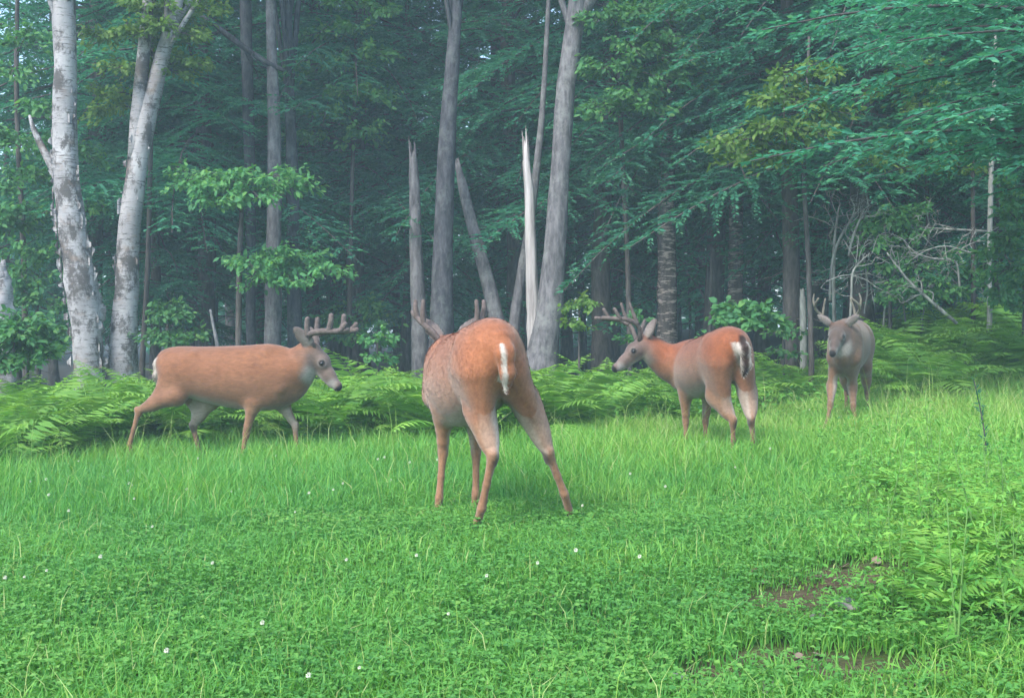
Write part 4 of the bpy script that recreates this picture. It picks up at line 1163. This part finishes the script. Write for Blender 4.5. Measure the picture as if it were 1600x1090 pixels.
# front buck, seen from behind with hind legs set apart
TR_B = [(-0.50, 0.86, 0.10, 0.09), (-0.41, 0.825, 0.15, 0.145), (-0.24, 0.765, 0.185, 0.165), (-0.02, 0.715, 0.205, 0.185), (0.18, 0.685, 0.21, 0.178), (0.33, 0.68, 0.20, 0.15), (0.44, 0.69, 0.15, 0.115)]
tb_ = math.radians(106); cB = (-0.063 + 0.52 * math.cos(tb_), 4.9 + 0.52 * math.sin(tb_))
deer('largest buck standing with its rump turned and hind legs splayed in short grass', cB, tb_,
     [[(-0.37, 0.085, 0.76), ('w', 748, 640, 5.05), ('w', 770, 712, 4.92), ('w', 752, 795, 4.98), ('w', 744, 822, 5.03)],
      [(-0.37, -0.085, 0.76), ('w', 820, 625, 5.15), ('w', 857, 708, 5.1), ('w', 882, 772, 5.15), ('w', 890, 800, 5.2)],
      [(0.34, 0.07, 0.64), ('w', 692, 640, 5.6), ('w', 692, 705, 5.66), ('w', 686, 778, 5.65), ('w', 683, 800, 5.66)],
      [(0.34, -0.07, 0.64), ('w', 741, 645, 5.7), ('w', 744, 705, 5.74), ('w', 743, 772, 5.72), ('w', 741, 793, 5.74)]],
     poll=('w', 703, 537, 6.05), nose=('w', 702, 588, 6.28),
     antler=[([(0.0, 0.035, -0.02), (-0.02, 0.09, 0.06), (0.0, 0.15, 0.115), (0.05, 0.19, 0.155), (0.10, 0.205, 0.175)], [1.15, 1, 0.95, 1.0, 0.9]),
             ([(0.0, 0.145, 0.11), (-0.01, 0.150, 0.17), (-0.01, 0.145, 0.24)], [1, 0.9, 0.65]),
             ([(0.035, 0.18, 0.145), (0.04, 0.19, 0.20), (0.05, 0.188, 0.24)], [1, 0.9, 0.7])], r_ant=0.0165,
     ear=(-0.1, 0.55, 0.85), trunk=TR_B, neck_up=-0.04, neck_r=(0.13, 0.09, 0.072), stripe=True, flank=0.35, tone=0.60, wide=0.88, tail=[(-0.585, 0.0, 0.90), (-0.615, -0.01, 0.84), (-0.61, -0.02, 0.75), (-0.59, -0.02, 0.67)], coat=(0.50, 0.18, 0.075), seed=2)
TR_C = [(-0.50, 0.85, 0.10, 0.09), (-0.41, 0.815, 0.15, 0.148), (-0.24, 0.755, 0.185, 0.165), (-0.02, 0.70, 0.205, 0.185), (0.18, 0.665, 0.21, 0.175), (0.33, 0.66, 0.195, 0.15), (0.44, 0.675, 0.15, 0.115)]
# buck at the fern edge, seen from behind with its head turned to the left
tc_ = math.radians(99); cC = (1.50 + 0.52 * math.cos(tc_), 7.4 + 0.52 * math.sin(tc_))
deer('reddish buck with head in profile and dark tail standing before the ringed trunk', cC, tc_,
     [[(-0.37, 0.085, 0.745), ('w', 1118, 618, 7.6), ('w', 1146, 657, 7.45), ('w', 1146, 712, 7.5), ('w', 1143, 727, 7.55)],
      [(-0.37, -0.085, 0.745), ('w', 1168, 612, 7.55), ('w', 1174, 655, 7.4), ('w', 1180, 712, 7.45), ('w', 1178, 727, 7.5)],
      [(0.34, 0.07, 0.62), (0.28, 0.085, 0.49), (0.31, 0.07, 0.28), (0.30, 0.07, 0.09), (0.33, 0.07, 0.025)],
      [(0.34, -0.07, 0.62), (0.29, -0.10, 0.49), (0.33, -0.09, 0.28), (0.31, -0.09, 0.09), (0.34, -0.09, 0.025)]],
     poll=('w', 1001, 532, 8.30), nose=('w', 953, 569, 8.24),
     antler=[([(0.02, 0.03, -0.005), (0.03, 0.06, 0.05), (0.05, 0.085, 0.11), (0.13, 0.11, 0.155), (0.24, 0.11, 0.165), (0.335, 0.085, 0.17)], [1, 1, 1, 1, 0.95, 0.85]),
             ([(0.06, 0.09, 0.12), (0.09, 0.095, 0.19), (0.125, 0.09, 0.285)], [1, 0.85, 0.55]),
             ([(0.20, 0.115, 0.16), (0.23, 0.12, 0.20), (0.255, 0.12, 0.24)], [0.9, 0.85, 0.8])], r_ant=0.017,
     ear=(-0.8, 0.35, 0.45), trunk=[(a, b + 0.01, c * 0.94, d) for a, b, c, d in TR_C], wide=0.95, leg_s=0.92, neck_up=-0.08, tail_col=0.10, fringe=(0.06, 0.085), flank=0.55, tail=[(-0.575, -0.02, 0.89), (-0.615, -0.035, 0.83), (-0.615, -0.045, 0.73), (-0.60, -0.03, 0.655)], coat=(0.46, 0.14, 0.052), seed=3)
# far buck facing the camera
td_ = math.radians(245); cD = (2.93, 9.49)
deer('small greyish buck facing out of the brush with thin wide antlers', cD, td_,
     [[(-0.37, 0.065, 0.745), (-0.24, 0.085, 0.56), (-0.43, 0.08, 0.33), (-0.38, 0.09, 0.10), (-0.35, 0.09, 0.025)],
      [(-0.37, -0.08, 0.745), (-0.22, -0.10, 0.56), (-0.39, -0.09, 0.33), (-0.36, -0.09, 0.10), (-0.33, -0.09, 0.025)],
      [(0.34, 0.07, 0.68), ('w', 1332, 602, 9.3), ('w', 1334, 635, 9.15), ('w', 1341, 668, 9.1), ('w', 1342, 680, 9.07)],
      [(0.34, -0.07, 0.68), ('w', 1300, 602, 9.2), ('w', 1298, 632, 9.05), ('w', 1292, 664, 9.0), ('w', 1291, 676, 8.97)]],
     poll=('w', 1310, 511, 9.0), nose=('w', 1299, 546, 8.78),
     antler=[([(0.0, 0.035, 0.0), (-0.02, 0.09, 0.06), (0.0, 0.15, 0.11), (0.06, 0.18, 0.17), (0.14, 0.13, 0.235)], [1, 1, 1, 0.9, 0.6]),
             ([(-0.01, 0.13, 0.095), (0.0, 0.12, 0.16), (0.03, 0.10, 0.235)], [0.9, 0.8, 0.5]),
             ([(0.05, 0.178, 0.16), (0.06, 0.19, 0.22), (0.08, 0.18, 0.27)], [0.9, 0.75, 0.5])], r_ant=0.012,
     ear=(-0.25, 0.8, 0.55), coat=(0.34, 0.17, 0.095), face=0.62, velvet='velvet_pale', trunk=[(a, b, c * 0.94, d) for a, b, c, d in TRUNK], wide=0.70, neck_r=(0.11, 0.072, 0.056), leg_s=0.8, ear_s=0.82, tone=0.46, seed=4)

# ------------------------------------------------------------------ meadow
def scatter(n, d0, d1, rho, rng, margin=3.4):
    dd = np.linspace(d0, d1, 400)
    pdf = (2 * (0.466 * dd) + margin) * rho(dd)
    cdf = np.cumsum(pdf); cdf /= cdf[-1]
    d = np.interp(rng.random(n), cdf, dd)
    x = rng.uniform(-1, 1, n) * (0.466 * d + margin * rng.random(n))
    return x, d


def patch(x, y, s=1.0):
    return 0.5 + 0.25 * (np.sin(1.9 * s * x + 1.3 * s * y) * np.sin(2.3 * s * y - 0.9 * s * x + 1) + np.sin(4.7 * s * x - 2.2 * s * y + 2) * np.sin(5.1 * s * y + 1.1 * s * x))


def build_grass():
    rng = np.random.default_rng(101)
    x, y = scatter(340000, 1.9, 14.5, lambda d: (4 / np.maximum(d, 3.0)) ** 1.25, rng)
    keep = rng.random(len(x)) > 0.92 * soilness(x, y)
    keep &= rng.random(len(x)) > 0.75 * sstep(0.2, 1.5, y - edge_y(x)) * (x < 2.6)
    x, y = x[keep], y[keep]
    n = len(x)
    pt = patch(x, y)
    hgt = (0.075 + 0.16 * sstep(5.0, 7.0, y) + 0.10 * sstep(1.3, 2.6, x - 0.12 * y) ) * rng.uniform(0.45, 1.25, n) * (0.75 + 0.5 * pt)
    hgt *= 1 - 0.6 * sstep(0.6, 0.2, np.hypot(x - 1.03, y - 3.35))
    hgt *= 1 - 0.35 * np.exp(-((x + 0.05) ** 2 + (y - 5.3) ** 2) / 0.5)
    tall = rng.random(n) < 0.012
    hgt = np.where(tall, hgt * 1.9, hgt)
    wid = rng.uniform(0.0022, 0.0050, n) * (0.8 + 0.09 * y); wid = np.where(tall, wid * 0.55, wid)
    a = rng.uniform(0, 2 * np.pi, n)
    lean = hgt * rng.uniform(0.15, 0.95, n)
    dx, dy = np.cos(a), np.sin(a)
    b = a + rng.normal(np.pi / 2, 0.6, n)
    sx, sy = np.cos(b), np.sin(b)
    z0 = gz(x, y) - 0.005
    P0 = np.stack([x, y, z0], 1); S = np.stack([sx, sy, 0 * sx], 1); Dh = np.stack([dx, dy, 0 * dx], 1); U = np.array([0, 0, 1.0])
    w = wid[:, None]
    Pm = P0 + Dh * (lean * 0.30)[:, None] + U * (hgt * 0.62)[:, None]
    Pt = P0 + Dh * lean[:, None] + U * (hgt * (1 - 0.28 * (lean / hgt) ** 2))[:, None]
    V = np.stack([P0 - S * w * 0.5, P0 + S * w * 0.5, Pm + S * w * 0.5, Pm - S * w * 0.5, Pt], 1).reshape(-1, 3)
    i = np.arange(n)[:, None] * 5
    F4 = i + np.array([[0, 1, 2, 3]]); F3 = i + np.array([[3, 2, 4]])
    var = 0.32 + 0.34 * (pt - 0.5) + 0.20 * sstep(-1.5, 2.2, x) + 0.20 * sstep(6, 9.5, y) + rng.normal(0, 0.13, n)
    var = np.where(tall, 0.75 + 0.25 * rng.random(n), var)
    var = np.where(rng.random(n) < 0.012, 0.97, var)
    me = mk_mesh('grass', V, [F4, F3], M['grass'], {'var': np.repeat(np.clip(var, 0, 1), 5)}, False)
    tag(obj('grass', me), 'lush green grass covering the clearing', 'grass', kind='stuff')


def build_clover():
    rng = np.random.default_rng(102)
    x, y = scatter(76000, 1.9, 10.5, lambda d: (4 / np.maximum(d, 3.0)) ** 1.3, rng)
    keep = (rng.random(len(x)) > 0.97 * soilness(x, y)) & (y < edge_y(x))
    x, y = x[keep], y[keep]
    n = len(x)
    h = (0.05 + 0.06 * sstep(5, 8, y)) * rng.uniform(0.5, 1.35, n) * (0.7 + 0.6 * patch(x, y, 1.6))
    a0 = rng.uniform(0, 6.28, n)
    tilt = rng.normal(0, 0.28, (n, 2))
    mb = MB()
    for k in range(3):
        a = a0 + k * 2.094
        D = np.stack([np.cos(a), np.sin(a), rng.normal(0.05, 0.2, n)], 1)
        N = np.stack([tilt[:, 0], tilt[:, 1], np.ones(n)], 1)
        L = rng.uniform(0.011, 0.020, n) * (0.9 + 0.05 * y)
        mb.leaves(np.stack([x, y, gz(x, y) + h], 1), D, N, L, L * 0.8, np.clip(0.50 + 0.45 * (patch(x, y, 0.8) - 0.5) + rng.normal(0, 0.16, n), 0, 1), mid=0.6, fold=0.12)
    o = mb.build('clover', M['clover'], smooth=False)
    tag(o, 'low clover leaves growing through the grass', 'clover', kind='stuff')


def build_undergrowth():
    rng = np.random.default_rng(103)
    n = 30000
    d = rng.uniform(9.3, 16, n); px = rng.uniform(-80, 1680, n); x = (px - 800) / FPX * d
    k = d > edge_y(x) - 0.2
    x, d = x[k], d[k]; n = len(x)
    z = gz(x, d) + rng.random(n) ** 1.4 * (0.34 + 0.14 * np.sin(2.3 * x) * np.sin(1.9 * d))
    mb = MB()
    L = rng.uniform(0.03, 0.075, n)
    mb.leaves(np.stack([x, d, z], 1), rng.normal(size=(n, 3)) * [1, 1, 0.5], rng.normal(0, 0.5, (n, 3)) + [0, -0.2, 1], L, L * 0.55, np.clip(rng.normal(0.42, 0.2, n), 0, 1))
    o = mb.build('undergrowth', M['herb'], smooth=False)
    tag(o, 'low leafy undergrowth beneath the ferns along the wood', 'undergrowth', kind='stuff')


def build_weeds():
    rng = np.random.default_rng(106)
    n = 22000
    d = 2.5 + 8.5 * rng.random(n) ** 0.9; px = 1290 + 420 * rng.random(n) ** 0.75 + 45 * np.sin(d * 3.1); x = (px - 800) / FPX * d
    k = rng.random(n) > soilness(x, d)
    x, d = x[k], d[k]; n = len(x)
    z = gz(x, d) + 0.04 + rng.random(n) ** 1.2 * (0.16 + 0.16 * patch(x, d, 1.7))
    L = rng.uniform(0.015, 0.042, n) * (0.75 + 0.06 * d)
    mb = MB()
    mb.leaves(np.stack([x, d, z], 1), rng.normal(size=(n, 3)) * [1, 1, 0.5], rng.normal(0, 0.5, (n, 3)) + [0, -0.2, 1], L, L * 0.30, np.clip(0.55 + 0.5 * (patch(x, d, 1.1) - 0.5) + rng.normal(0, 0.2, n), 0, 1))
    tag(mb.build('weed_cover', M['herb'], smooth=False), 'low leafy weeds crowding the right side of the meadow', 'weeds', kind='stuff')


build_grass(); build_clover(); build_undergrowth(); build_weeds()

# white clover blossoms
fm = MB()
frn = np.random.default_rng(104)
nn_ = 60
uu = frn.normal(size=(nn_, 3)); uu /= np.linalg.norm(uu, axis=1)[:, None]
fm.leaves(uu * 0.003, uu + [0, 0, 0.25], frn.normal(size=(nn_, 3)), 0.0095, 0.005, 0.5)
FLM = fm.mesh('blossom', M['flower'], smooth=False)
sm2 = MB(); sm2.tube([(0.004, 0, -0.14), (0, 0.003, -0.06), (0, 0, 0)], [0.0012, 0.0011, 0.001], 4); FSM = sm2.mesh('stalk', M['stem'])
spots = [(590, 717), (683, 718), (50, 752), (75, 748), (640, 722), (600, 714), (535, 755), (520, 765), (482, 770), (372, 764), (360, 768), (332, 766), (290, 764), (250, 740), (198, 736), (200, 755), (205, 758), (74, 773), (105, 798), (236, 823), (208, 779), (308, 716), (430, 712), (540, 875), (650, 868), (155, 870), (35, 902), (70, 892), (5, 903), (408, 974), (257, 1018), (480, 1057), (560, 1045), (910, 790), (1150, 730), (1105, 690), (925, 700), (985, 740), (1262, 640), (900, 860), (700, 960), (330, 880), (460, 800), (610, 750), (120, 720), (160, 745), (930, 640), (880, 650), (1010, 690), (1200, 700), (1040, 760), (840, 880), (760, 900), (1000, 870)]
for px, py in spots:
    d = FPX * (CAM_H - 0.08 + 0.08) / (py - HORIZ)
    for _ in range(4):
        x = (px - 800) / FPX * d; hh = 0.10 + 0.07 * float(sstep(5, 7.5, d)); d = FPX * (CAM_H - float(gz(x, d)) - hh) / (py - HORIZ)
    t = thing('clover_flower', 'small white clover blossom standing in the meadow grass', 'flower', (x, d, float(gz(x, d)) + hh), 'white clover blossoms in the meadow')
    s = frn.uniform(0.4, 0.72) * (0.7 + 0.08 * d); t.scale = (s, s, 1.0)
    f_ = obj('blossom', FLM, t); f_.scale = (1, 1, s); obj('stalk', FSM, t)

# dead leaves and stones on the bare patches
def deadleaf_mesh(seed):
    rng = np.random.default_rng(seed)
    u = np.linspace(0, 1, 6); w = np.sin(np.pi * u) ** 0.7 * 0.45 + 0.01
    V = []
    for a, b in zip(u, w):
        c = 0.12 * math.sin(a * 3 + seed)
        V += [(a, -b * (1 + 0.2 * rng.normal()), c + 0.16 * rng.random()), (a, 0, c), (a, b * (1 + 0.2 * rng.normal()), c + 0.16 * rng.random())]
    F = [(3 * i + k, 3 * i + k + 1, 3 * i + k + 4, 3 * i + k + 3) for i in range(5) for k in (0, 1)]
    return mk_mesh('dead_leaf', np.array(V) * 0.05, [np.array(F)], M['deadleaf'], {'var': np.full(len(V), rng.random())}, True)
DLM = [deadleaf_mesh(s) for s in range(5)]
drng = np.random.default_rng(105)
for k in range(46):
    cx, cy, r = SOIL_SPOTS[k % len(SOIL_SPOTS)]
    x = cx + drng.normal(0, r * 0.7); y = cy + drng.normal(0, r * 0.6)
    o = obj('dead_leaf', DLM[k % 5], None, (x, y, float(gz(x, y)) + 0.008))
    o.rotation_euler = (drng.normal(0, 0.25), drng.normal(0, 0.25), drng.uniform(0, 6.28)); s = drng.uniform(0.4, 0.85); o.scale = (s, s, s)
    tag(o, 'withered brown leaf lying on a bare patch in the grass', 'leaf', 'dead leaves on the bare patches')
def stone(label, px, py, r, seed):
    rng = np.random.default_rng(seed)
    d = FPX * CAM_H / (py - HORIZ)
    for _ in range(4):
        x = (px - 800) / FPX * d; d = FPX * (CAM_H - float(gz(x, d)) - r * 0.3) / (py - HORIZ)
    mb = MB(); t = np.linspace(-1, 1, 7)
    mb.tube([np.array([0.15 * q * r, 0.1 * rng.normal() * r, q * r * 0.55]) for q in t], r * np.sqrt(np.maximum(1 - t * t, 0.05)), 9, 0.05, rng=rng)
    o = mb.build('stone', M['stone'], None); o.location = (x, d, float(gz(x, d)) + r * 0.2); o.rotation_euler = (0.1, 0.2, rng.uniform(0, 6)); o.scale = (1.5, 1.0, 0.8)
    tag(o, label, 'stone')
stone('pale flat stone on the bare patch at the right of the meadow', 1274, 966, 0.022, 1)
stone('grey stone beside the withered leaves by the weeds', 1325, 945, 0.030, 2)
stone('small grey stone half sunk in the lower bare patch', 1205, 1076, 0.025, 3)
stone('broad dull stone at the left end of the lower bare patch', 1062, 1060, 0.028, 4)

# ------------------------------------------------------------------ air
def build_haze():
    lo, hi = np.array([-232.0, -232, -2.5]), np.array([232.0, 232, 21.0])
    V = np.array([[(lo, hi)[i][0], (lo, hi)[j][1], (lo, hi)[k][2]] for i in (0, 1) for j in (0, 1) for k in (0, 1)])
    F = np.array([(0, 1, 3, 2), (4, 6, 7, 5), (0, 4, 5, 1), (2, 3, 7, 6), (0, 2, 6, 4), (1, 5, 7, 3)])
    m, nt, out = new_mat('haze_air')
    v = nt.nodes.new('ShaderNodeVolumePrincipled')
    v.inputs['Color'].default_value = (0.66, 0.88, 1.0, 1); v.inputs['Density'].default_value = 0.0046
    nt.links.new(v.outputs[0], out.inputs['Volume'])
    o = obj('haze', mk_mesh('haze', V, [F], m))
    tag(o, 'thin pale haze in the air of the clearing', 'haze', kind='stuff')

build_haze()
